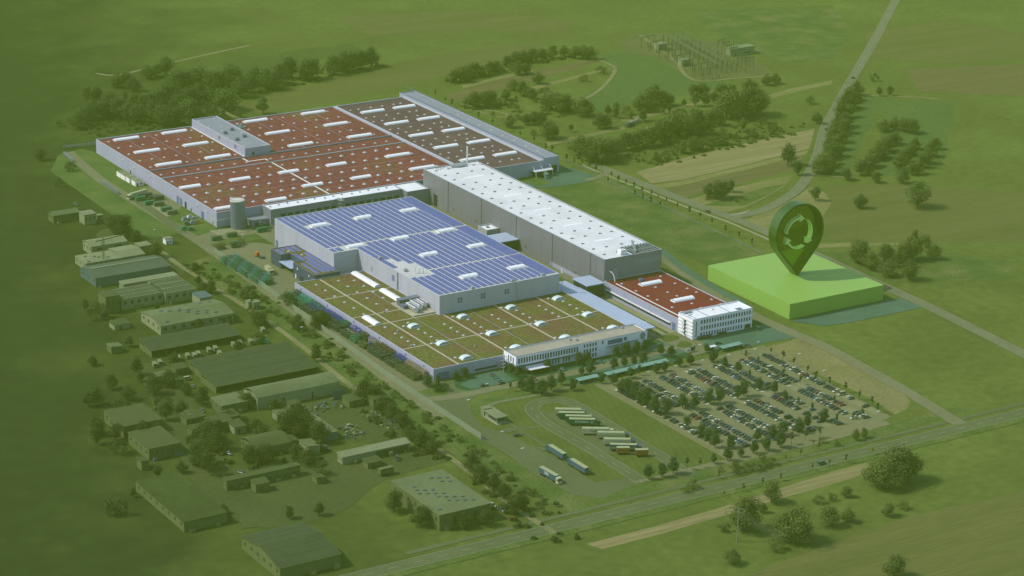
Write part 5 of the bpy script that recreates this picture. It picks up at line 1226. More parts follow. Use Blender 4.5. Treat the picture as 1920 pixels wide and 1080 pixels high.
for i, (x, y, side, cab, text, tm, lb, sp) in enumerate([
    (482, 352, 'trailer_white', 'paint_grey', None, 'letter_dark', 'white lorry trailer, topmost of the slanted lorry row in the loop', None),
    (522, 392, 'trailer_green', 'trailer_green', None, 'letter_white', 'dark green lorry behind the white topmost trailer in the slanted row', None),
    (598, 430, 'trailer_green', 'paint_charcoal', None, 'letter_white', 'green lorry between the two other green lorries of the slanted row', None),
    (640, 465, 'trailer_green', 'trailer_green', 'DÜVENBECK', 'letter_white', 'dark green lorry with large white lettering on its side', None),
    (790, 570, 'trailer_white', 'trailer_white', 'RHENUS', 'letter_dark', 'white lorry with dark lettering below the green lorries', None),
    (960, 615, 'trailer_white', 'trailer_blue', None, 'letter_dark', 'pale lorry with dark blue cab below the lettered white lorry', 'trailer_roof'),
    (1030, 690, 'trailer_white', 'trailer_blue', None, 'letter_dark', 'pale flat lorry just above the blue striped lorry', None),
    (1100, 752, 'trailer_blue', 'trailer_blue', None, 'letter_white', 'blue lorry with a pale stripe in the slanted row', 'trailer_roof')]):
    p = z5(x, y); o = lorry(p, dz, side, lb, cab, text=text, tm=tm, group='lorries in the slanted row', sidepanel=sp)
    if text == 'DÜVENBECK': emblem(o, 11.9, 2.6, .75, -1.33, 'letter_white')
p = z5(1175, 790); lorry(p, dz + .05, 'paint_orange', 'short orange lorry below the blue striped lorry', 'paint_orange', Lt=6.5, tractor=False, roof='trailer_roof')
p = z5(1385, 815); lorry(p, dz + .1, 'paint_orange', 'orange trailer standing at the lower right end of the lorry row', 'paint_orange', Lt=6.5, tractor=False, roof='trailer_roof')
p = z5(1405, 745); t = thing('tractor_unit', 'blue lorry tractor unit without trailer beside the orange trailers', 'lorry', (p.x, p.y, 0), dz)
b = MB(); b.hexa([(0, -1.2, .5), (2.2, -1.2, .5), (2.2, 1.2, .5), (0, 1.2, .5)], [(0, -1.2, 3.5), (1.8, -1.2, 3.3), (1.8, 1.2, 3.3), (0, 1.2, 3.5)]); b.box(-3.4, 0, -.9, .9, .6, 1.0); b.build('cab', 'trailer_blue', t)
b = MB(); [b.cyl(x, y, 0, 1, .5, n=8) for x in (-2.6, 1.2) for y in (-.9, .9)]; b.build('wheel', 'tyre', t)
p, rz = between((1058.5, 864), (1023, 842)); lorry(p, rz, 'trailer_blue', 'blue lorry with pale roof, upper one on the access road', 'trailer_blue', sidepanel='trailer_roof')
p, rz = between((1100, 891), (1066, 870)); lorry(p, rz, 'trailer_blue', 'blue lorry with pale roof, lower one on the access road', 'trailer_blue', sidepanel='trailer_roof')
p, rz = between((1014, 888), (1047, 907)); t = lorry(p, rz, 'trailer_blue', 'dark trailer lorry with white cab facing down the access road', 'trailer_white', text='DSV', tsize=2)
p, rz = between((274, 365), (236, 376)); lorry(p, rz, 'trailer_white', 'white lorry crossing the site road beside the red hall', 'trailer_white')
p, rz = between((500, 508), (520, 526)); lorry(p, rz, 'trailer_white', 'white lorry waiting behind the green steel racks', 'trailer_white', Lt=7)
p, rz = between((1018, 330), (1030, 338)); lorry(p, rz, 'shelter_roof', 'small pale green lorry on the service yard behind the tall warehouse', 'shelter_roof', Lt=5)
p, rz = between((711, 893), (738, 887)); lorry(p, rz, 'estate_wall_dim', 'dim box lorry parked behind the big near hall', 'estate_wall_dim', Lt=7.5, roof='estate_roof_pale', tractor=False)
p = at(497, 643); t = thing('box_van', 'bright green van parked at the end of the caravan row', 'van', (p.x, p.y, 0), -1.2)
b = MB(); b.hexa([(-2.6, -1, .5), (2.6, -1, .5), (2.6, 1, .5), (-2.6, 1, .5)], [(-2.5, -.95, 2.5), (1.4, -.95, 2.5), (1.4, .95, 2.5), (-2.5, .95, 2.5)]); b.build('body', 'paint_green', t)
b = MB(); [b.cyl(x, y, 0, .7, .35, n=8) for x in (-1.6, 1.6) for y in (-.85, .85)]; b.build('wheel', 'tyre', t)
p = at(485, 482); t = thing('yard_tractor', 'orange yard tractor with a low flat trailer on the open yard', 'tractor', (p.x, p.y, 0), -1.35)
b = MB(); b.box(-2.6, -.6, -1.1, 1.1, .8, 2.9); b.build('cab', 'orange_paint', t); b = MB(); b.box(-.6, 5, -1, 1, .5, 1.3); [b.cyl(x, y, 0, .9, .45, n=8) for x in (-1.6, 2, 4) for y in (-.9, .9)]; b.build('chassis', 'paint_charcoal', t)
# ------------------------------------------------------------------ site furniture
def container(px, py, L_, rz, m, label, h=2.6, w_=2.5, open_=False, name='container'):
    p = at(px, py); t = thing(name, label, 'container', (p.x, p.y, 0), rz)
    b = MB(); b.box(0, L_, 0, w_, .1, h)
    for i in range(int(L_ / .6)): b.box(.2 + .6 * i, .4 + .6 * i, -.06, w_ + .06, .25, h - .1)
    b.build('body', m, t)
    b = MB()
    for x0, x1, y0, y1 in ((0, L_, -.05, .1), (0, L_, w_ - .1, w_ + .05), (-.05, .1, 0, w_), (L_ - .1, L_ + .05, 0, w_)): b.box(x0, x1, y0, y1, h - .02, h + .15)
    b.build('top_frame', m, t)
    b = MB(); b.box(.15, L_ - .15, .15, w_ - .15, h + .005, h + .04); b.build('load' if open_ else 'lid', 'rack_brown' if open_ else m, t)
    return t
container(398, 453, 7, .0, 'container_green', 'open green skip container, left one beside the site road', open_=True)
container(426.5, 446.5, 7, .0, 'container_green', 'open green skip container, right one beside the site road', open_=True)
container(484, 437, 7, .0, 'container_green', 'green skip container in the shade near the silo', h=2.8)
for i, (x, y, m, lb) in enumerate([(256, 378, 'container_green', 'bright green container nearest the site road'), (273, 386, 'container_green', 'bright green container in the middle of the container yard'), (268, 372, 'rack_dark', 'dark container behind the bright green pair'), (281, 376, 'rack_dark', 'dark container with a flat lid beside the wall'),
        (290, 388, 'container_grey', 'grey green container in the container yard'), (304, 398, 'container_green', 'dark green container behind the low grey one'), (315, 404, 'container_grey', 'low grey container at the near end of the container yard'), (290, 377, 'rack_dark', 'dark container closest to the red hall wall')]):
    container(x, y, 7, .0, m, lb)
for i, (x, y) in enumerate(((226, 334), (234, 339), (243, 344), (254, 350))):
    p = at(x, y); t = thing('site_cabin', f"pale flat-roofed site cabin on the lawn by the red hall, {nth(i + 1)} from the left", 'cabin', (p.x, p.y, 0))
    b = MB(); b.box(0, 6, 0, 6.6, 0, 3.2, 0, 1); b.build('body', ['warm_white', 'estate_roof_white'], t); b = MB(); b.box(1, 2, -.06, -.01, 0, 2.1); b.box(3.4, 5, -.06, -.01, 1, 2); b.build('window', 'glass_dark', t)
def hut(px, py, sx, sy, h, label, wall='estate_wall', roof='estate_roof_white', name='hut', cat='hut'):
    p = at(px, py); t = thing(name, label, cat, (p.x, p.y, 0))
    b = MB(); b.box(0, sx, 0, sy, 0, h); b.build('wall', wall, t); b = MB(); b.box(-.3, sx + .3, -.3, sy + .3, h, h + .3); b.build('roof', roof, t)
    b = MB(); b.box(sx * .2, sx * .2 + .9, -.06, -.01, 0, 2.1); b.build('door', 'estate_glass', t); b = MB(); b.box(sx * .55, sx * .85, -.06, -.01, 1, 2); b.build('window', 'glass_dark', t)
    return t
hut(311, 459, 4.6, 4.4, 3.6, 'small white hut with flat roof beside the site road', 'warm_white')
hut(466, 580, 3, 4, 4.2, 'left one of two pale transformer huts in the scrub'); hut(475, 581, 4.5, 4, 4.2, 'right one of two pale transformer huts in the scrub')
hut(907.5, 781, 4.6, 3.4, 4, 'small windowless pale hut behind the gatehouse')
g_ = at(931, 796); t = thing('gatehouse', 'pale gatehouse with an overhanging flat roof at the works entrance', 'gatehouse', (g_.x, g_.y, 0))
b = MB(); b.box(.6, 5.4, .4, 13, 0, 3.4); b.build('wall', 'estate_wall', t); b = MB(); b.box(-.6, 6.4, -.6, 13.8, 3.4, 3.8); b.build('roof', 'estate_roof_white', t); b = MB(); b.box(.9, 5.1, .33, .39, 1, 3); b.box(.53, .59, 1, 9, 1.1, 2.8); b.build('window', 'glass_dark', t); b = MB(); b.box(-.4, 6.2, -.8, 13.4, .02, .16); b.build('plinth', 'kerb', t)
# steel racks (stillages)
def rack_mesh(m1, m2, sx, sy, lv, seed):
    rg = random.Random(seed); b = MB(); h = lv * 1.15
    for x in (0, sx / 2, sx):
        for y in (0, sy / 2, sy): b.box(x - .06, x + .06, y - .06, y + .06, 0, h + rg.uniform(.1, .7))
    for k in range(lv):
        z = .25 + 1.15 * k
        for y in (0, sy / 2, sy): b.box(-.05, sx + .05, y - .05, y + .05, z, z + .12); b.box(-.05, sx + .05, y - .04, y + .04, z + .6, z + .68)
        for x in (0, sx / 2, sx): b.box(x - .05, x + .05, 0, sy, z, z + .12); b.box(x - .04, x + .04, 0, sy, z + .6, z + .68)
        for q in range(4):
            if rg.random() < .55: x = (q % 2) * sx / 2; y = (q // 2) * sy / 2; b.box(x + .15, x + sx / 2 - .15, y + .15, y + sy / 2 - .15, z + .14, z + .3 + .5 * rg.random(), 1)
    return b.mesh('steel_rack', [m1, m2])
RKM = {}
RR = random.Random(21)
def rack(m1, m2, x, y, label, group, lv=3, sx=2.6, sy=3.4):
    k = (m1, m2, lv, sx, RR.randrange(3))
    if k not in RKM: RKM[k] = rack_mesh(m1, m2, sx, sy, lv, hash_(k))
    o = bpy.data.objects.new('steel_rack', RKM[k]); COL.objects.link(o); o.location = (x, y, .06); tag(o, label, 'rack', group)
a0, a1 = at(416, 494), at(489, 537)
n = 0
for j in range(16):
    t_ = j / 15; cx = a0.x + (a1.x - a0.x) * t_; cy = a0.y + (a1.y - a0.y) * t_; n = 16 - j
    for i in range(4):
        if j > 12 and i > 2: continue
        rack(('rack_green', 'rack_green', 'rack_dark', 'rack_teal')[(i + j) % 4], 'rack_dark', cx + i * 2.9, cy + RR.uniform(-.2, .2), f"green steel rack in the open yard, row {nth(j + 1)} from the top, {nth(i + 1)} from the left", 'green steel racks in the yard', 3)
for i, (x, y, m1, m2, lb) in enumerate([(406, 470, 'rack_brown', 'rack_brown', 'rusty brown steel rack, left of the pair at the top of the green racks'), (416, 468, 'rack_brown', 'rack_brown', 'rusty brown steel rack, right of the pair at the top of the green racks'), (436, 466, 'rack_dark', 'rack_dark', 'dark steel rack behind the rusty brown racks'), (445, 464, 'rack_dark', 'rack_green', 'dark green steel rack behind the rusty brown racks'), (452, 460, 'rack_brown', 'rack_brown', 'lone brown steel rack at the edge of the open yard')]):
    p = at(x, y); rack(m1, m2, p.x, p.y, lb, None, 3)
seq = [('rack_dark', 'rack_dark', 152, 160), ('rack_teal', 'rack_green', 138, 152), ('rack_green', 'rack_blue', 122, 138), ('rack_blue', 'rack_dark', 100, 122), ('rack_green', 'rack_dark', 91, 100), ('rack_blue', 'rack_tan', 78, 90), ('rack_dark', 'crate_olive', 68, 78), ('rack_tan', 'rack_blue', 58, 68), ('rack_brown', 'rack_brown', 38, 58), ('rack_blue', 'rack_dark', 26, 38), ('rack_tan', 'rack_brown', 3, 26)]
ALT = {'rack_blue': 'rack_dark', 'rack_teal': 'rack_green', 'rack_green': 'rack_dark', 'rack_tan': 'crate_olive', 'rack_brown': 'rack_dark', 'rack_dark': 'rack_green'}
WORD = {'rack_dark': 'dark', 'rack_teal': 'teal', 'rack_green': 'green', 'rack_blue': 'blue', 'rack_tan': 'tan wooden', 'rack_brown': 'brown'}
n = 0
for m1, m2, ya, yb in seq:
    y = yb - 3.5
    while y > ya - .5:
        n += 1
        for i, x in enumerate((-3.2, -6.4, -9.6)):
            if 62 < y < 72 and i == 1: continue
            a_, b_ = (m1, m2) if i == 0 else (ALT[m1], 'crate_olive' if i == 2 else m2)
            rack(a_, b_, x, y, f"rack in the {('wall-side', 'middle', 'road-side')[i]} line along the planted-roof hall, {nth(n)} from the far end", 'racks along the planted-roof hall', 3 if i else 4, 2.6, 3.1)
        y -= 3.5
# piles of machinery on the lawn by the silo
for i, (x, y, m, lb) in enumerate([(343, 416, 'steel', 'grey machine, farthest in the scrap pile by the silo'), (352, 412, 'white_metal', 'pale ribbed machine at the back of the scrap pile by the silo'), (345, 424, 'container_grey', 'grey green machine at the left of the scrap pile by the silo'), (358, 422, 'steel', 'grey machine in the middle of the scrap pile by the silo'), (366, 420, 'sign_yellow', 'yellow machine in the scrap pile by the silo'), (341, 433, 'paint_green', 'green machine at the near end of the scrap pile by the silo'), (353, 434, 'container_green', 'dark green machine at the near right of the scrap pile by the silo'), (361, 416, 'container_grey', 'grey drum machine behind the yellow one')]):
    p = at(x, y); t = thing('machine', lb, 'machine', (p.x, p.y, 0), RR.uniform(-.3, .3))
    b = MB(); b.box(0, 4.2, 0, 2, .3, 1.6); b.box(.4, 2.2, .2, 1.8, 1.6, 2.5); b.build('body', m, t); b = MB(); b.cyl(3, 1, 1.6, 2.6, .6, n=8); b.bar((.5, .3, 2.5), (3.4, 1.2, 3.1), .25); b.build('hopper', 'steel', t)
# noise wall, fences
wl = smooth(P((402, 473), (460, 515), (560, 588), (650, 652), (740, 717), (820, 770), (902, 824)), 4)
b = MB()
for i in range(len(wl) - 1):
    a, c = wl[i], wl[i + 1]; b.hexa([(a.x - .15, a.y, 0), (a.x + .15, a.y, 0), (c.x + .15, c.y, 0), (c.x - .15, c.y, 0)][::-1], [(a.x - .15, a.y, 3.2), (a.x + .15, a.y, 3.2), (c.x + .15, c.y, 3.2), (c.x - .15, c.y, 3.2)][::-1])
t = thing('noise_wall', 'long pale noise wall running beside the site road', 'wall', (0, 0, 0)); b.build('panel', 'fence_wall', t)
for i in range(0, len(wl)): b = MB(); b.box(wl[i].x - .25, wl[i].x + .25, wl[i].y - .25, wl[i].y + .25, 0, 3.4); b.build('post', 'kerb', t)
def fence(pts, h, label, m='steel', step=4.0, rails=3, name='fence'):
    t = thing(name, label, 'fence', (0, 0, 0)); r = MB(); np_ = 0; b = MB(); b.box(-.07, .07, -.07, .07, 0, h); pm = b.mesh('post', m)
    for i in range(len(pts) - 1):
        a, c = Vector(pts[i][:2]), Vector(pts[i + 1][:2]); n = max(1, int((c - a).length / step))
        for k in range(n): p = a + (c - a) * k / n; o = bpy.data.objects.new('post', pm); COL.objects.link(o); o.parent = t; o.location = (p.x, p.y, 0)
        for k in range(rails): z = h * (.3 + .68 * k / max(1, rails - 1)); r.bar((*a, z), (*c, z), .05)
    r.build('rail', m, t)
fence(P((760, 165), (830, 195), (950, 255), (1050, 300), (1120, 328)), 2.0, 'thin wire fence on the meadow side of the strip building')
fence(P((1125, 335), (1250, 392), (1350, 440), (1430, 478)), 1.8, 'wire fence along the works meadow by the country road')
fence(P((1270, 662), (1290, 658), (1304, 650)), 2.2, 'short dark fence at the works gate near the car park', step=2.5)
fence(P((1005, 842), (1030, 846), (1060, 866)), 1.2, 'low fence beside the access road lawn', step=3)
fence(P((900, 826), (918, 824)), 2.4, 'dark sliding gate at the end of the noise wall', step=1.2)
fence(P((947, 812), (966, 808)), 1.6, 'small gate fence beside the gatehouse lawn', step=1.2)
for i, (pts, lb) in enumerate([(P((190, 340), (224, 365)), 'rail rack'), (P((117, 278), (140, 292)), 'rack')]):
    pass
def hoops(a, c, n, label, name='rail_stack'):
    a, c = at(*a), at(*c); t = thing(name, label, 'rack', (0, 0, 0)); b = MB()
    for k in range(n):
        p = a + (c - a) * k / (n - 1)
        for x in (-1.2, 1.2): b.box(p.x + x - .08, p.x + x + .08, p.y - .08, p.y + .08, 0, 2.2)
        for z in (.7, 1.4, 2.1): b.box(p.x - 1.3, p.x + 1.3, p.y - .06, p.y + .06, z, z + .12)
    for z in (.8, 1.5, 2.2):
        for x in (-.8, 0, .8): b.bar((a.x + x, a.y, z), (c.x + x, c.y, z), .14)
    b.build('frame', 'steel', t)
hoops((192, 343), (221, 365), 12, 'long steel rail rack on the edge of the west lawn')
hoops((120, 290), (137, 305), 9, 'short steel rail rack at the bend of the site road')
hoops((122, 278), (182, 272), 14, 'steel rail rack across the far end of the west lawn')
# bicycle shelters
def shelter(a, c, label, d=3.2):
    p, q = at(*a), at(*c); n = max(3, int((q - p).length / 3)); t = thing('bicycle_shelter', label, 'shelter', (p.x, p.y, 0), math.atan2(q.y - p.y, q.x - p.x)); Ln = (q - p).length
    b = MB(); b.hexa([(0, -.4, 2.3), (Ln, -.4, 2.3), (Ln, d, 2.7), (0, d, 2.7)], [(0, -.4, 2.42), (Ln, -.4, 2.42), (Ln, d, 2.82), (0, d, 2.82)]); b.build('roof', 'shelter_roof', t)
    
    for k in range(n + 1):
        for y in (0, d - .2): b = MB(); b.box(Ln * k / n - .06, Ln * k / n + .06, y, y + .12, 0, 2.4); b.build('post', 'steel', t)
    b = MB(); b.box(.1, Ln - .1, d - .25, d - .2, .2, 2.3); b.build('back_pane', 'shelter_glass', t)
    b = MB()
    for k in range(int(Ln / .8)):
        x = .5 + .8 * k; b.bar((x, .7, .35), (x, 1.8, .35), .06); b.cyl(x, .6, .05, .65, .05, n=5); b.cyl(x, 1.9, .05, .65, .05, n=5); b.box(x - .04, x + .04, .4, 2.1, .1, .95)
    b.build('parked_bicycles', 'shelter_glass', t)
shelter((1085, 722), (1124, 713), 'short green bicycle shelter at the left end of the forecourt row')
shelter((1138, 711), (1192, 698), 'green bicycle shelter in the middle of the forecourt row'); shelter((1193, 697.5), (1254, 684), 'long green bicycle shelter at the right end of the forecourt row')
shelter((1354, 661), (1392, 652), 'pale bicycle shelter at the top of the car park')
p = at(1328, 661); t = thing('bus_shelter', 'small white-roofed shelter beside a tree above the car park', 'shelter', (p.x, p.y, 0)); b = MB(); b.box(0, 6, 0, 2.6, 2.5, 2.8); b.build('roof', 'white_metal', t); b = MB(); b.box(.2, 5.8, 2.3, 2.4, .1, 2.5); [b.box(x, x + .1, .2, .3, 0, 2.5) for x in (.2, 5.7)]; b.build('back_pane', 'shelter_glass', t)
p = at(1286, 663); t = thing('gate_sign', 'white sign board with a small mark at the gate above the car park', 'sign', (p.x, p.y, 0), .1); b = MB(); b.box(0, 3.6, 0, .2, .7, 2.7); b.build('board', 'white_metal', t); b = MB(); b.box(1.3, 2.3, -.03, -.01, 1.3, 2.1); b.build('mark', 'red_paint', t); b = MB(); b.box(.2, .4, .02, .18, 0, .7); b.box(3.2, 3.4, .02, .18, 0, .7); b.build('post', 'steel', t)
p = at(1293, 661); t = thing('notice_frame', 'dark notice frame right of the white gate sign', 'sign', (p.x, p.y, 0), .1); b = MB(); b.box(0, 4, 0, .2, .5, 2.9); b.build('board', 'rack_dark', t)
# lamps
def lamp(p, h, label, double=False):
    t = thing('street_lamp', label, 'street lamp', (p[0], p[1], 0), 0, 'street lamps')
    b = MB(); b.cyl(0, 0, 0, h, .1, .06, n=6); b.build('pole', 'steel', t); b = MB(); b.box(-.9, .9, -.2, .2, h, h + .15); b.build('lamp_head', 'white_metal', t)
k = 0
for m in MED:
    for y in (-64, -92, -118, -145):
        k += 1; lamp((m, y), 9, f"slim street lamp on planted strip {nth(MED.index(m) + 1)} from the lawn, {nth((-64, -92, -118, -145).index(y) + 1)} from the office end")
for i, (x, y) in enumerate(((1311, 673), (1209, 630), (912, 748), (878, 778), (941, 838), (979, 870), (455, 520 - 56), (290, 455), (566, 640), (1462, 712), (1497, 690), (1544, 722), (1420, 668), (1645, 800))): lamp(at(x, y), 8.5, ('lamp at the gate island above the car park', 'lamp between the office and the red-roofed hall', 'lamp on the verge right of the wide yard mouth', 'lamp beside the small tree at the gate', 'lamp at the top of the access road', 'lamp beside the blue lorry on the access road', 'lamp on the open yard by the racks', 'lamp pole next to the small white hut', 'lamp pole in the grass below the noise wall', 'left lamp on the sandy ground', 'lamp at the top of the sandy ground', 'right lamp on the sandy ground', 'lamp in the upper right corner of the car park', 'lamp in the lower right corner of the car park')[i])
# power pole with wires
p = at(1382, 1016); t = thing('power_pole', 'tall concrete power pole with cross arms in the near meadow', 'power pole', (p.x, p.y, 0), 2.2)
b = MB(); b.cyl(0, 0, 0, 17.5, .35, .2, n=8); b.build('pole', 'fence_wall', t)
for z in (16.9, 15.0): b = MB(); b.box(-2.4, 2.4, -.1, .1, z, z + .18); b.build('cross_arm', 'fence_wall', t)
q = at(1470, 1040); b = MB(); d = (q - p); d = Matrix.Rotation(-2.2, 3, 'Z') @ d
for z in (17, 15.1):
    for x in (-2.2, 0, 2.2):
        s = [Vector((x + d.x * u, d.y * u, z - 14 * u * .55 - 6 * u * (1 - u))) for u in (0, .25, .5, .75, 1)]
        for i in range(4): b.bar(s[i], s[i + 1], .05)
b.build('wire', 'fence_wall', t)
p = at(307, 122); t = thing('distant_pole', 'thin pale pole standing far behind the woodland', 'power pole', (p.x, p.y, 0)); b = MB(); b.cyl(0, 0, 0, 17, .3, .2, n=6); b.box(-1.5, 1.5, -.1, .1, 15, 15.2); b.build('pole', 'estate_roof_white', t)
p = at(1635, 853); t = thing('road_sign', 'yellow road sign board beside the main road', 'road sign', (p.x, p.y, 0), .2); b = MB(); b.box(-1.1, 1.1, -.08, .08, 1.8, 4.2); b.build('board', 'sign_yellow', t); b = MB(); b.box(-.9, -.75, -.05, .05, 0, 1.8); b.box(.75, .9, -.05, .05, 0, 1.8); b.build('post', 'steel', t)
# substation
RS = random.Random(9); ni = 0
for i in range(8):
    a = at(1345 + i * 7.6, 101 + i * 5.0); c = at(1348 + i * 7.6 + 8, 101 + i * 5.0 + 2); ni += 1
    t = thing('switchgear_gantry', f"steel gantry of the far substation, right-hand line, {nth(i + 1)} from the top", 'gantry', (a.x, a.y, 0), .2, 'substation gantries')
    b = MB(); [b.box(x - .2, x + .2, -.2, .2, 0, 12) for x in (0, 9)]; b.box(0, 9, -.2, .2, 11.2, 11.8); b.build('frame', 'gantry_steel', t)
    
    for x in (2, 4.5, 7): b = MB(); b.cyl(x, 0, 8.5, 11.2, .25, n=6); b.build('insulator', 'gantry_steel', t)
for i in range(8):
    a = at(1202 + i * 16.5, 90 + i * 8.6); t = thing('busbar_gantry', f"steel gantry of the far substation, left-hand line, {nth(i + 1)} from the top", 'gantry', (a.x, a.y, 0), .2, 'substation gantries')
    b = MB(); [b.box(x - .2, x + .2, -.2, .2, 0, 9) for x in (0, 8, 16)]; b.box(0, 16, -.2, .2, 8.4, 8.9); b.build('frame', 'gantry_steel', t)
    
    for x in (3, 6, 11, 14): b = MB(); b.cyl(x, -5, 0, 4, .3, n=6); b.build('insulator', 'gantry_steel', t)
a, c = at(1262, 80), at(1362, 136); t = thing('busbar', 'long parallel pipes running down the middle of the far substation', 'busbar', (0, 0, 0)); b = MB()
for k in range(5):
    o_ = Vector((k * 5 - 10, 0, 9.0 - (k % 2) * 2)); b.bar(a + o_, c + o_, .55)
    for q in range(7): s = a + (c - a) * q / 6 + o_; b.box(s.x - .2, s.x + .2, s.y - .2, s.y + .2, 0, s.z)
b.build('pipe', 'gantry_steel', t)
hut(1279, 125, 8, 6, 5, 'small pale building on the left edge of the far substation'); hut(1234, 95, 9, 6, 5, 'small pale building farthest left in the substation')
hut(1370, 106, 24, 8, 6, 'long pale building behind the right gantries of the substation')
# ------------------------------------------------------------------ the estate beyond the track
FOOT = []
def est(S, E_, W_, h, label, wall='estate_wall', roof='estate_roof_pale', kind='flat', name='workshop_hall', cat='building', rise=2.0, doors=(), wins=0, ridge=None, open_front=False, dots=0, solar_=False):
    s, e, w_ = at(*S, h), at(*E_, h), at(*W_, h); x0, x1, y0, y1 = s.x, e.x, s.y, w_.y
    t = thing(name, label, cat, (x0, y0, 0)); X, Y = x1 - x0, y1 - y0; FOOT.append((x0 - 2.5, x1 + 2.5, y0 - 2.5, y1 + 2.5))
    b = MB()
    if open_front: b.box(0, X, Y - .3, Y, 0, h); b.box(0, .3, 0, Y - .31, 0, h); b.box(X - .3, X, 0, Y - .31, 0, h); [b.box(X * k / 6, X * k / 6 + .3, 0, .3, 0, h) for k in range(1, 6)]
    else:
        b.box(0, X, 0, Y, 0, h)
        if kind == 'gable': b.tri((0, 0, h), (0, Y, h), (0, Y / 2, h + rise)); b.tri((X, 0, h), (X, Y, h), (X, Y / 2, h + rise))
    b.build('wall', wall, t); b = MB(); o = .5
    if kind == 'gable':
        for (ya, za, yb, zb_) in ((-o, h - .1, Y / 2, h + rise), (Y / 2, h + rise, Y + o, h - .1)):
            b.hexa([(-o, ya, za + .05), (X + o, ya, za + .05), (X + o, yb, zb_ + .05), (-o, yb, zb_ + .05)], [(-o, ya, za + .25), (X + o, ya, za + .25), (X + o, yb, zb_ + .25), (-o, yb, zb_ + .25)])
    elif kind == 'mono':
        b.hexa([(-o, -o, h + .05), (X + o, -o, h + .05), (X + o, Y + o, h + rise), (-o, Y + o, h + rise)], [(-o, -o, h + .25), (X + o, -o, h + .25), (X + o, Y + o, h + rise + .2), (-o, Y + o, h + rise + .2)])
    elif kind == 'arch':
        n = 8
        for i in range(n):
            u, v = i / n, (i + 1) / n; za, zb_ = h + rise * math.sin(math.pi * u), h + rise * math.sin(math.pi * v)
            b.hexa([(-o, Y * u, za), (X + o, Y * u, za), (X + o, Y * v, zb_), (-o, Y * v, zb_)], [(-o, Y * u, za + .2), (X + o, Y * u, za + .2), (X + o, Y * v, zb_ + .2), (-o, Y * v, zb_ + .2)])
    else: b.box(-.3, X + .3, -.3, Y + .3, h, h + .35)
    rf = b.build('roof', roof, t)
    def zr_(y): return h + .3 + (rise * (1 - abs(2 * y / Y - 1)) if kind == 'gable' else rise * y / Y if kind == 'mono' else rise * math.sin(math.pi * min(1, max(0, y / Y))) if kind == 'arch' else .08)
    if ridge: b = MB(); b.box(X * .05, X * .95, Y / 2 - .8, Y / 2 + .8, h + rise + .1, h + rise + .5); b.build('ridge_light', ridge, t)
    if solar_:
        b = MB(); nx, ny = int(X / 2.1), 3
        for i in range(nx):
            for j in range(2 * ny if kind == 'gable' else ny):
                m_ = 2 * ny if kind == 'gable' else ny; ya, yb = Y * (j + .06) / m_, Y * (j + .92) / m_; xa, xb = X * (i + .08) / nx, X * (i + .92) / nx
                b.quad((xa, ya, zr_(ya) + .06), (xb, ya, zr_(ya) + .06), (xb, yb, zr_(yb) + .06), (xa, yb, zr_(yb) + .06))
        b.build('solar_panels', 'solar_dim', t)
    if dots:
        b = MB(); rg = random.Random(dots)
        for i in range(dots): x, y = X * (.12 + .8 * ((i * .37) % 1)), Y * (.12 + .75 * ((i * .61) % 1)); b.box(x - .9, x + .9, y - .6, y + .6, zr_(y) - .1, zr_(y) + .35)
        b.build('roof_light', 'estate_trim' if roof != 'estate_roof_white' else 'estate_wall_dim', t)
    if not open_front and X > 14:
        b = MB(); rg2 = random.Random(int(x0 * 7 + y0)); k = max(2, int(X / 9))
        for i in range(k):
            q = X * (i + .15 + .6 * rg2.random()) / k; b.box(q, q + rg2.uniform(1, 3), -rg2.uniform(1.2, 2.6), -.12, 0, rg2.uniform(.8, 2.2))
        tag(b.build('stacked_goods', 'estate_trim' if (int(x0) % 2) else 'track', t), kind='stuff')
        m_ = min(8, max(3, int(Y / 6)))
        for i in range(m_): b = MB(); b.box(-.06, -.01, Y * (i + .3) / m_, Y * (i + .6) / m_, h * .5, h * .78); b.build('window', 'estate_glass', t)
    for a, c, hh in doors: b = MB(); b.box(X * a, X * c, -.07, -.01, 0, hh); b.build('door', 'estate_glass', t)
    for i in range(wins): b = MB(); x = X * (i + .3) / wins; b.box(x, x + X * .4 / wins, -.06, -.01, h * .45, h * .78); b.build('window', 'estate_glass', t)
    return t
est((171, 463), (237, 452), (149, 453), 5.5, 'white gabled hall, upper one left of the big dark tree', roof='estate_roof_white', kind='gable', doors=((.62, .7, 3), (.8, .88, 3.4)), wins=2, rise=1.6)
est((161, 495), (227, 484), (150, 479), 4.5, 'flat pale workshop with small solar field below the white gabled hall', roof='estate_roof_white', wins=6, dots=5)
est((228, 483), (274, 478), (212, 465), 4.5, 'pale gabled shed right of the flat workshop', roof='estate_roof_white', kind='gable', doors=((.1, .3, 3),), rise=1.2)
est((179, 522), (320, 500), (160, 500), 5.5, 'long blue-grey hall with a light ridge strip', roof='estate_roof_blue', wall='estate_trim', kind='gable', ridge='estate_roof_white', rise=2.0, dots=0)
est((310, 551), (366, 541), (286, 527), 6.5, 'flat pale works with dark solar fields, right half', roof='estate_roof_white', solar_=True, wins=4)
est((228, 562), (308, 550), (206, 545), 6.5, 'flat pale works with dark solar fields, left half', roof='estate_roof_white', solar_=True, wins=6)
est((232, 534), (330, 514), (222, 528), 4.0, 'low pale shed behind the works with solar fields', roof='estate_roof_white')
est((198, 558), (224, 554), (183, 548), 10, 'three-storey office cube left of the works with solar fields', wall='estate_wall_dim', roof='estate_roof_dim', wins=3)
est((301, 612), (437, 587), (262, 586), 5.5, 'large gabled hall with pale green roof and roof hatches', roof='estate_roof_pale', kind='gable', rise=2.2, dots=16, doors=((.84, .9, 4), (.93, .98, 4)), wins=8)
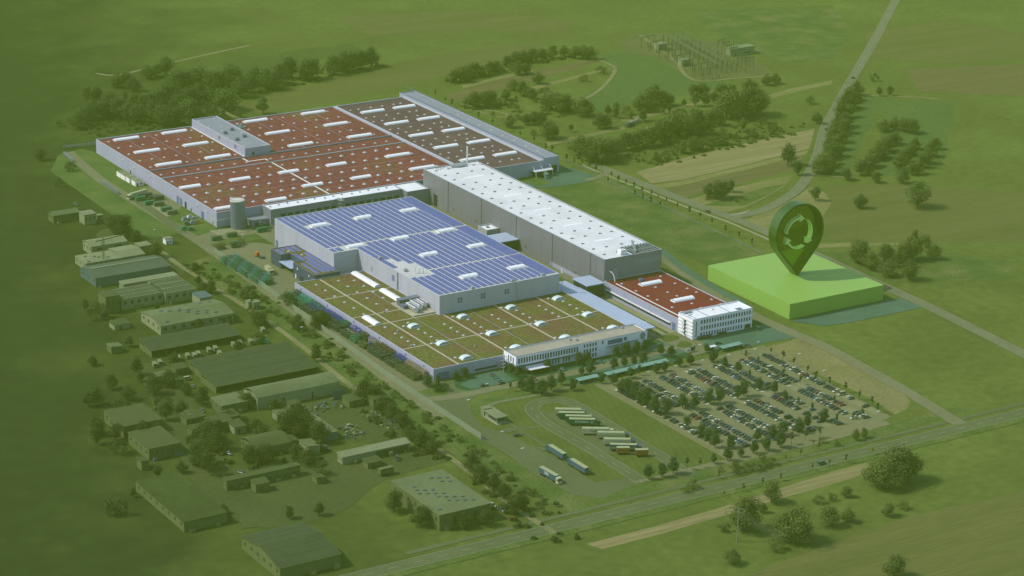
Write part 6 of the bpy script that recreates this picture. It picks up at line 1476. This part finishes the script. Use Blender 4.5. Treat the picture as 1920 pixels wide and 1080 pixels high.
est((375, 560), (398, 556), (365, 549), 6.5, 'small blue-edged block behind the large pale green hall', wall='estate_wall', roof='estate_trim', wins=2)
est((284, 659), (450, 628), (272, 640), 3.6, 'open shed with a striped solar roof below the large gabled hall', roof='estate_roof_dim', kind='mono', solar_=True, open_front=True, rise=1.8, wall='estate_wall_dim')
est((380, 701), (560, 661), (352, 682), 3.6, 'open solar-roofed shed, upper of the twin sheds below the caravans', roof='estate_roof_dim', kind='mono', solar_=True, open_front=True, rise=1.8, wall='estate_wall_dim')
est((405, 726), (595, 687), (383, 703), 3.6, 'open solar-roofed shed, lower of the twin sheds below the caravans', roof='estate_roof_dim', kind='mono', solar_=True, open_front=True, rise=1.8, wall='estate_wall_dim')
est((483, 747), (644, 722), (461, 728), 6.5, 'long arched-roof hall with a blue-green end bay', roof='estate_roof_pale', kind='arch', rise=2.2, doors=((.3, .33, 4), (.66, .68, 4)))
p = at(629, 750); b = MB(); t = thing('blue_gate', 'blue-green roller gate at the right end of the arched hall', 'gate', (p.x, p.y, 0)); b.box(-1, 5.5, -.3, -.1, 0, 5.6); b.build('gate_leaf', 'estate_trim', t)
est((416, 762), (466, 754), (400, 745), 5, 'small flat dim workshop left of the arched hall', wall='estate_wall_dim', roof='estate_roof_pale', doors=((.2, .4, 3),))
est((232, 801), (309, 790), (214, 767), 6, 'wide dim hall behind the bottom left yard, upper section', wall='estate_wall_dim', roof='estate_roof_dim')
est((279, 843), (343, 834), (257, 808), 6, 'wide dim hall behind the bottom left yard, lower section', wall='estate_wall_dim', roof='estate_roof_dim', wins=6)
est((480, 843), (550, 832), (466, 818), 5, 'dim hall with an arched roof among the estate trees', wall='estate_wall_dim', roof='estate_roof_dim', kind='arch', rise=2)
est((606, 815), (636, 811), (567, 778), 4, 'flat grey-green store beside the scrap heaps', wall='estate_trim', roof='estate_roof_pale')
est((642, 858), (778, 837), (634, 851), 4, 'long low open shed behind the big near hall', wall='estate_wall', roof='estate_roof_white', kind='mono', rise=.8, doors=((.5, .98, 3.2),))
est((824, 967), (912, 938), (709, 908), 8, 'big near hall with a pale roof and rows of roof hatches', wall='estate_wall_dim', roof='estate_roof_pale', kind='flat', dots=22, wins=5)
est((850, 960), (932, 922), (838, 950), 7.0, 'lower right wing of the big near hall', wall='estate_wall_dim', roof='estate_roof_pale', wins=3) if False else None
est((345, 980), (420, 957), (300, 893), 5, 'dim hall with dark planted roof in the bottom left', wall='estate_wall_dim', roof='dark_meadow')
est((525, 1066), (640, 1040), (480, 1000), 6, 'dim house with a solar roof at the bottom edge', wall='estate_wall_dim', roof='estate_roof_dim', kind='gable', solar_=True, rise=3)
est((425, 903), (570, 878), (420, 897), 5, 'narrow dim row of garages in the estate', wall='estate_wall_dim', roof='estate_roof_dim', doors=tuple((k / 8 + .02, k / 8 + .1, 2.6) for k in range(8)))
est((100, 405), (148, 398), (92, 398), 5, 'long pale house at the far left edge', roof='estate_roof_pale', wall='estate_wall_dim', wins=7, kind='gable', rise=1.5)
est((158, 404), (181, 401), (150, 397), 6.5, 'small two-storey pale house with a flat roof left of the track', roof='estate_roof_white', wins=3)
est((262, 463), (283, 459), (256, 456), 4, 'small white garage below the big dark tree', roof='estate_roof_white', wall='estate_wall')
hut(182, 412, 4, 3, 2.5, 'tiny pale shed beside the track at the far left')
# trees of the estate
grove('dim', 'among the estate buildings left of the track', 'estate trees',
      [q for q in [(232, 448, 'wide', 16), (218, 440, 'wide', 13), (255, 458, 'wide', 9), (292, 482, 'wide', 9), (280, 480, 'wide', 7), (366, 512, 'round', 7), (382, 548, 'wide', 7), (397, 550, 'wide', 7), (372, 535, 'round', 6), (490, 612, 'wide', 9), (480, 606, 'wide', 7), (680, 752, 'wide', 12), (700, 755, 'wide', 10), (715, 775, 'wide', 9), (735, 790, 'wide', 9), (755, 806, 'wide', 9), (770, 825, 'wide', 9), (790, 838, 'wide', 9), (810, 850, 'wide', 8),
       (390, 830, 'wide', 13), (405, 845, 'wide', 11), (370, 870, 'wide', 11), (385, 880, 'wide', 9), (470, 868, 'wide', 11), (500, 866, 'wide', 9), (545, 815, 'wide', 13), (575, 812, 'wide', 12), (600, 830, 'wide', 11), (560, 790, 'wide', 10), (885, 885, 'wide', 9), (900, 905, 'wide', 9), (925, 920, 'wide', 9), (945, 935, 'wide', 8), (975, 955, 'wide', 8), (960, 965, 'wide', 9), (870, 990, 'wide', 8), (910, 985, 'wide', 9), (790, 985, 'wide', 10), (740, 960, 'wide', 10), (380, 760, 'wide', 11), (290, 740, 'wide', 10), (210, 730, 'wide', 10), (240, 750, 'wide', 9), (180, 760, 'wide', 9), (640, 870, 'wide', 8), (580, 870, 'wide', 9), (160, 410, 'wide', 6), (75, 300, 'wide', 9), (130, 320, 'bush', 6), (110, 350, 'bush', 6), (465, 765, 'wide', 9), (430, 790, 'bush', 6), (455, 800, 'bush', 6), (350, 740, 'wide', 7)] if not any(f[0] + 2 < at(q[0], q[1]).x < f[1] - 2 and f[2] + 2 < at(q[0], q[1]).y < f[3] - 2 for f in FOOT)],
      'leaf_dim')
# tower crane standing by the white gabled hall
p = at(195, 500); t = thing('tower_crane', 'slender yellow-brown tower crane standing among the estate roofs', 'crane', (p.x, p.y, 0), .2)
b = MB(); [b.box(x, x + .15, y, y + .15, 0, 17) for x in (-.6, .6) for y in (-.6, .6)]
for k in range(11): z = 1.5 * k; b.bar((-.6, -.6, z), (.7, -.6, z + 1.5), .1); b.bar((.7, .7, z), (-.6, .7, z + 1.5), .1)
b.build('tower', 'crate_olive', t); b = MB(); b.box(-5, 16, -.3, .3, 17, 17.5); b.bar((0, 0, 19.5), (14, 0, 17.5), .1); b.bar((0, 0, 19.5), (-5, 0, 17.5), .1); b.box(-.2, .2, -.2, .2, 17, 19.6); b.build('jib', 'crate_olive', t)
# scrap heaps
RQ = random.Random(2)
for i, (x, y, n_, lb) in enumerate([(585, 770, 30, 'left scrap heap of pale and brown debris in the dim yard'), (660, 812, 40, 'middle scrap heap of tan debris in the dim yard'), (735, 795, 40, 'right scrap heap of white debris in the dim yard'), (620, 760, 26, 'row of scrap and pallets under the arched hall'), (700, 780, 20, 'small scrap heap near the track')]):
    p = at(x, y); b = MB()
    for k in range(n_):
        u, v = RQ.gauss(0, 5), RQ.gauss(0, 3.4); z = max(0, 1.6 - .12 * (u * u + v * v) ** .5 * .9) * RQ.random(); s = RQ.uniform(.4, 1.1)
        a = RQ.random() * 3; c_, s_ = math.cos(a) * s, math.sin(a) * s
        q = [(u + c_, v + s_), (u - s_ * .7, v + c_ * .7), (u - c_, v - s_), (u + s_ * .7, v - c_ * .7)]; b.hexa([(*w__, z) for w__ in q], [(w__[0], w__[1], z + RQ.uniform(.3, 1)) for w__ in q], RQ.randrange(3))
    o = b.build('scrap_heap', ['estate_roof_white', 'track', 'estate_trim'], None, (p.x, p.y, 0)); tag(o, lb, 'scrap heap', kind='stuff')
# low scrub that runs on between the trees
def scrub(px, w, hgt, n, leaf, label):
    pts = [at(*q) for q in px]; rg = random.Random(len(px) * 7 + n); b = MB(); ln = [(pts[i + 1] - pts[i]).length for i in range(len(pts) - 1)]; tot = sum(ln)
    o = pts[0].copy()
    clumps = []
    for k in range(max(4, int(tot * w / 55))):
        s = rg.random() * tot; i = 0
        while i < len(ln) - 1 and s > ln[i]: s -= ln[i]; i += 1
        d_ = (pts[i + 1] - pts[i]) / ln[i]; p = pts[i] + d_ * s + Vector((-d_.y, d_.x, 0)) * rg.uniform(-w / 2, w / 2); clumps.append((p, rg.uniform(.8, 2.6), hgt * rg.uniform(.3, 1.0)))
    for k in range(n):
        p, r_, h_ = rg.choice(clumps); u = rg.random() ** .5 * r_; a_ = rg.random() * 6.283; zz_ = h_ * (1 - (u / r_) ** 2) * rg.uniform(.3, 1) + .05
        q = Vector((p.x + u * math.cos(a_), p.y + u * math.sin(a_), zz_)) - Vector((o.x, o.y, 0)); nn = Vector((rg.uniform(-.8, .8), rg.uniform(-.8, .8), 1)).normalized(); t1 = nn.orthogonal().normalized(); t2 = nn.cross(t1); s = rg.uniform(.25, .6); f = rg.random() * 6.28
        d1 = (t1 * math.cos(f) + t2 * math.sin(f)) * s; d2 = (t2 * math.cos(f) - t1 * math.sin(f)) * s; b.quad(q + d1, q + d2, q - d1, q - d2)
    ob = b.build('scrub', leaf, None, (o.x, o.y, 0)); tag(ob, label, 'scrub', kind='stuff')
def zz(off, k, pts): return [(off[0] + x / k, off[1] + y / k) for x, y in pts]
for lf in ('leaf_dark', 'leaf_mid', 'leaf_dim'):
    m_ = M[lf].copy(); m_.name = lf.replace('leaf', 'scrub'); M[m_.name] = m_
    for nd in m_.node_tree.nodes:
        if nd.type == 'TEX_NOISE': nd.inputs['Scale'].default_value = .12
scrub(zz((840, 60), 3, [(760, 725), (900, 700), (1100, 645), (1300, 590), (1450, 575), (1600, 530), (1850, 520)]), 40, 3, 9000, 'scrub_mid', 'low green scrub filling the hedge above the brown field')
scrub(zz((840, 60), 3, [(1100, 745), (1300, 690), (1500, 640), (1700, 600), (1900, 560)]), 26, 3, 6000, 'scrub_mid', 'brambles along the upper edge of the brown field')
scrub(zz((840, 60), 3, [(0, 285), (200, 250), (400, 185), (600, 148), (800, 150)]), 16, 4, 5000, 'scrub_mid', 'low bushes of the far hedgerow under the top fields')
scrub(zz((840, 60), 3, [(100, 425), (300, 385), (500, 430), (700, 445)]), 40, 2.5, 4500, 'scrub_mid', 'low bushes on the meadow behind the strip building')
scrub(zz((80, 60), 3, [(200, 560), (400, 500), (560, 470), (760, 410), (950, 400)]), 60, 4, 9000, 'scrub_dark', 'undergrowth of the woodland behind the red roof')
scrub(zz((80, 60), 3, [(560, 540), (760, 500), (900, 460), (1080, 440)]), 30, 3, 4500, 'scrub_dark', 'rough bushes between the woodland and the red hall')
scrub(zz((80, 60), 3, [(750, 330), (1000, 320), (1300, 310), (1600, 235), (1900, 185)]), 22, 4, 6000, 'scrub_dark', 'low bushes of the hedge above the top left field')
scrub([(362, 495), (450, 540), (560, 610), (660, 685), (760, 762), (880, 850), (980, 925), (1060, 975)], 15, 2.2, 12000, 'scrub_mid', 'rough weeds below the noise wall')
scrub([(670, 745), (720, 785), (780, 832), (840, 872)], 18, 3.5, 4000, 'scrub_dim', 'dim thicket between scrap yard and track')
scrub([(860, 890), (930, 935), (1000, 985), (1060, 1020)], 18, 3, 3500, 'scrub_dim', 'dim thicket right of the big near hall')
scrub([(350, 850), (420, 870), (520, 860), (620, 840)], 20, 3, 3500, 'scrub_dim', 'dim bushes among the lower estate buildings')
scrub(zz((1280, 60), 3, [(780, 800), (850, 640), (920, 470), (970, 360)]), 14, 3, 4000, 'scrub_mid', 'undergrowth of the row right of the curved road')
scrub(zz((1280, 60), 3, [(0, 690), (300, 620), (700, 520)]), 12, 2, 2500, 'scrub_mid', 'thin weeds along the top of the brown field')
# small sheds and stores crowding the estate
RE = random.Random(31)
SM = [(250, 500), (190, 600), (215, 620), (230, 660), (330, 705), (300, 720), (345, 725), (420, 800), (440, 815), (350, 800), (360, 820), (545, 775), (520, 790), (560, 840), (600, 850), (520, 900), (610, 905), (690, 880), (480, 925), (300, 850), (700, 765), (655, 765), (375, 790), (398, 812), (250, 865), (280, 880)]
SM = [q for q in SM if not any(f[0] - 6 < at(*q).x < f[1] and f[2] - 4 < at(*q).y < f[3] for f in FOOT)]
for i, (x, y) in enumerate(sorted(SM)):
    p = at(x, y); sx, sy, hh = RE.uniform(5, 13), RE.uniform(4, 9), RE.uniform(2.6, 4.6); t = thing('small_shed', f"small dim flat shed scattered in the estate, {nth(i + 1)} from the left", 'shed', (p.x, p.y, 0), RE.choice((0, 0, .05, 1.57)), 'small sheds of the estate')
    b = MB(); b.box(0, sx, 0, sy, 0, hh); b.build('wall', RE.choice(('estate_wall_dim', 'estate_wall_dim', 'estate_wall')), t); b = MB(); b.hexa([(-.3, -.3, hh), (sx + .3, -.3, hh), (sx + .3, sy + .3, hh + .1), (-.3, sy + .3, hh + .1)], [(-.3, -.3, hh + .2), (sx + .3, -.3, hh + .2), (sx + .3, sy + .3, hh + .9), (-.3, sy + .3, hh + .9)]); b.build('roof', RE.choice(('estate_roof_dim', 'estate_roof_dim', 'estate_roof_pale')), t)
    b = MB(); b.box(sx * .3, sx * .5, -.06, -.01, 0, hh * .7); b.build('door', 'estate_glass', t)
# private gardens and cars between the sheds
carsE = [(340, 690), (352, 712), (362, 726), (372, 748), (380, 772), (392, 800), (415, 832), (430, 852), (452, 888), (330, 668), (318, 652), (470, 905), (500, 838), (520, 846), (640, 805), (655, 800), (610, 842), (690, 842), (725, 850), (745, 862), (300, 660), (282, 640), (365, 690), (240, 560), (255, 575)]
carsE = [q for q in carsE if not any(f[0] < at(*q).x < f[1] and f[2] < at(*q).y < f[3] for f in FOOT)]
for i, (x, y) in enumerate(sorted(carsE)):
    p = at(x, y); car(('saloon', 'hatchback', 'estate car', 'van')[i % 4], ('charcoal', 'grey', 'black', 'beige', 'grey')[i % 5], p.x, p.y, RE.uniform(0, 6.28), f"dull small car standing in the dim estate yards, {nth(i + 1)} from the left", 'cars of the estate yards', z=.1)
grove('faint', 'in the gardens of the dim estate', 'estate garden trees', [q for q in [(RE.uniform(150, 620), RE.uniform(560, 980), RE.choice(('wide', 'round', 'bush')), RE.uniform(5, 10)) for _ in range(75)] if not any(f[0] < at(q[0], q[1]).x < f[1] and f[2] < at(q[0], q[1]).y < f[3] for f in FOOT)], 'leaf_dim')
# people
def person(px, py, cloth, label, rz):
    p = at(px, py); t = thing('person', label, 'person', (p.x, p.y, 0), rz)
    me = bpy.data.meshes.new('body')
    vs = [(0, 0, .95), (0, 0, 1.2), (0, 0, 1.42), (0, 0, 1.52), (0, 0, 1.68), (.1, 0, .9), (.12, .06, .48), (.12, .02, .05), (-.1, 0, .9), (-.12, -.08, .48), (-.12, -.16, .06), (.2, 0, 1.4), (.26, -.04, 1.12), (.25, .08, .9), (-.2, 0, 1.4), (-.26, .04, 1.12), (-.25, .14, .92), (.12, .14, .03), (-.12, -.02, .04)]
    es = [(0, 1), (1, 2), (2, 3), (3, 4), (0, 5), (5, 6), (6, 7), (0, 8), (8, 9), (9, 10), (2, 11), (11, 12), (12, 13), (2, 14), (14, 15), (15, 16), (7, 17), (10, 18)]
    rd = [.15, .15, .16, .06, .11, .1, .075, .05, .1, .075, .05, .07, .05, .04, .07, .05, .04, .05, .05]
    me.from_pydata(vs, es, []); o = bpy.data.objects.new('body', me); COL.objects.link(o); o.parent = t
    me.materials.append(M[cloth]); m = o.modifiers.new('skin', 'SKIN')
    for v, r_ in zip(me.skin_vertices[0].data if me.skin_vertices else [], rd): v.radius = (r_, r_ * .8)
    s = o.modifiers.new('sub', 'SUBSURF'); s.levels = 1; s.render_levels = 1
    b = MB(); b.dome(0, -.01, 1.66, .105, .115, .13, n=10); b.build('hair', 'paint_black', t)
person(1357, 559, 'cloth_dark', 'person in dark clothes walking on the gravel road, left of a pair', .4)
person(1360.5, 558.5, 'cloth_dark', 'person in dark clothes walking on the gravel road, right of a pair', .6)
person(1209, 709, 'cloth_dark', 'person in dark clothes standing in the car park near red cars', 1)
# fruit boxes, hay bales and small things on the meadows
for i, (x, y) in enumerate(((1186, 233), (1194, 230), (1180, 237))):
    p = at(x, y); t = thing('hay_stack', f"small covered stack of bales on the far lane, {nth(i + 1)} from the right", 'hay stack', (p.x, p.y, 0), .3); b = MB(); b.box(-3.5, 3.5, -1.5, 1.5, 0, 2.2); b.dome(0, 0, 2.2, 3.4, 1.4, .9, n=10); b.build('stack', 'kerb' if i < 2 else 'rack_dark', t)
HZ = 1.1e-4
# ------------------------------------------------------------------ camera, sun, sky
cd = bpy.data.cameras.new('camera'); co = bpy.data.objects.new('camera', cd); COL.objects.link(co)
mw = Matrix((( RIGHT.x, UP.x, -FWD.x, CAM.x), (RIGHT.y, UP.y, -FWD.y, CAM.y), (RIGHT.z, UP.z, -FWD.z, CAM.z), (0, 0, 0, 1)))
co.matrix_world = mw; cd.sensor_width = 36; cd.lens = FPX / 1920 * 36; cd.clip_start = 5; cd.clip_end = 20000
SC.camera = co
EL = R(46); TR = Vector((.86, -.50)).normalized()
sd = bpy.data.lights.new('sun', 'SUN'); so = bpy.data.objects.new('sun', sd); COL.objects.link(so)
sd.energy = 2.75; sd.angle = R(.53); sd.color = (1, .955, .88)
dirv = Vector((TR.x * math.cos(EL), TR.y * math.cos(EL), -math.sin(EL)))
so.rotation_euler = dirv.to_track_quat('-Z', 'Y').to_euler(); so.location = (0, 0, 300)
w = bpy.data.worlds.new('World'); SC.world = w; w.use_nodes = True
N = w.node_tree.nodes; bg = N['Background']; sk = N.new('ShaderNodeTexSky'); sk.sky_type = 'NISHITA'; sk.sun_disc = False
sk.sun_elevation = EL; sk.sun_rotation = math.atan2(-TR.x, -TR.y)
bg.inputs['Strength'].default_value = .15
w.node_tree.links.new(sk.outputs[0], bg.inputs[0])
SC.view_settings.view_transform = 'Standard'; SC.view_settings.look = 'None'; SC.view_settings.exposure = 0.36
SC.cycles.max_bounces = 5; SC.cycles.diffuse_bounces = 2; SC.cycles.glossy_bounces = 2; SC.cycles.transparent_max_bounces = 6
# ------------------------------------------------------------------ the air: one closed box of even green-tinted haze
b = MB(); b.box(-5400, 5400, -5400, 5400, -1.2, 520); hz = b.build('haze', 'kerb'); hz['kind'] = 'stuff'
hm = bpy.data.materials.new('haze'); hm.use_nodes = True; nt = hm.node_tree; nt.nodes.remove(nt.nodes['Principled BSDF'])
pv = nt.nodes.new('ShaderNodeVolumePrincipled'); pv.inputs['Density'].default_value = HZ; pv.inputs['Color'].default_value = (.55, .78, .10, 1)
nt.links.new(pv.outputs[0], nt.nodes['Material Output'].inputs['Volume']); hz.data.materials.clear(); hz.data.materials.append(hm)
SC.cycles.volume_bounces = 0
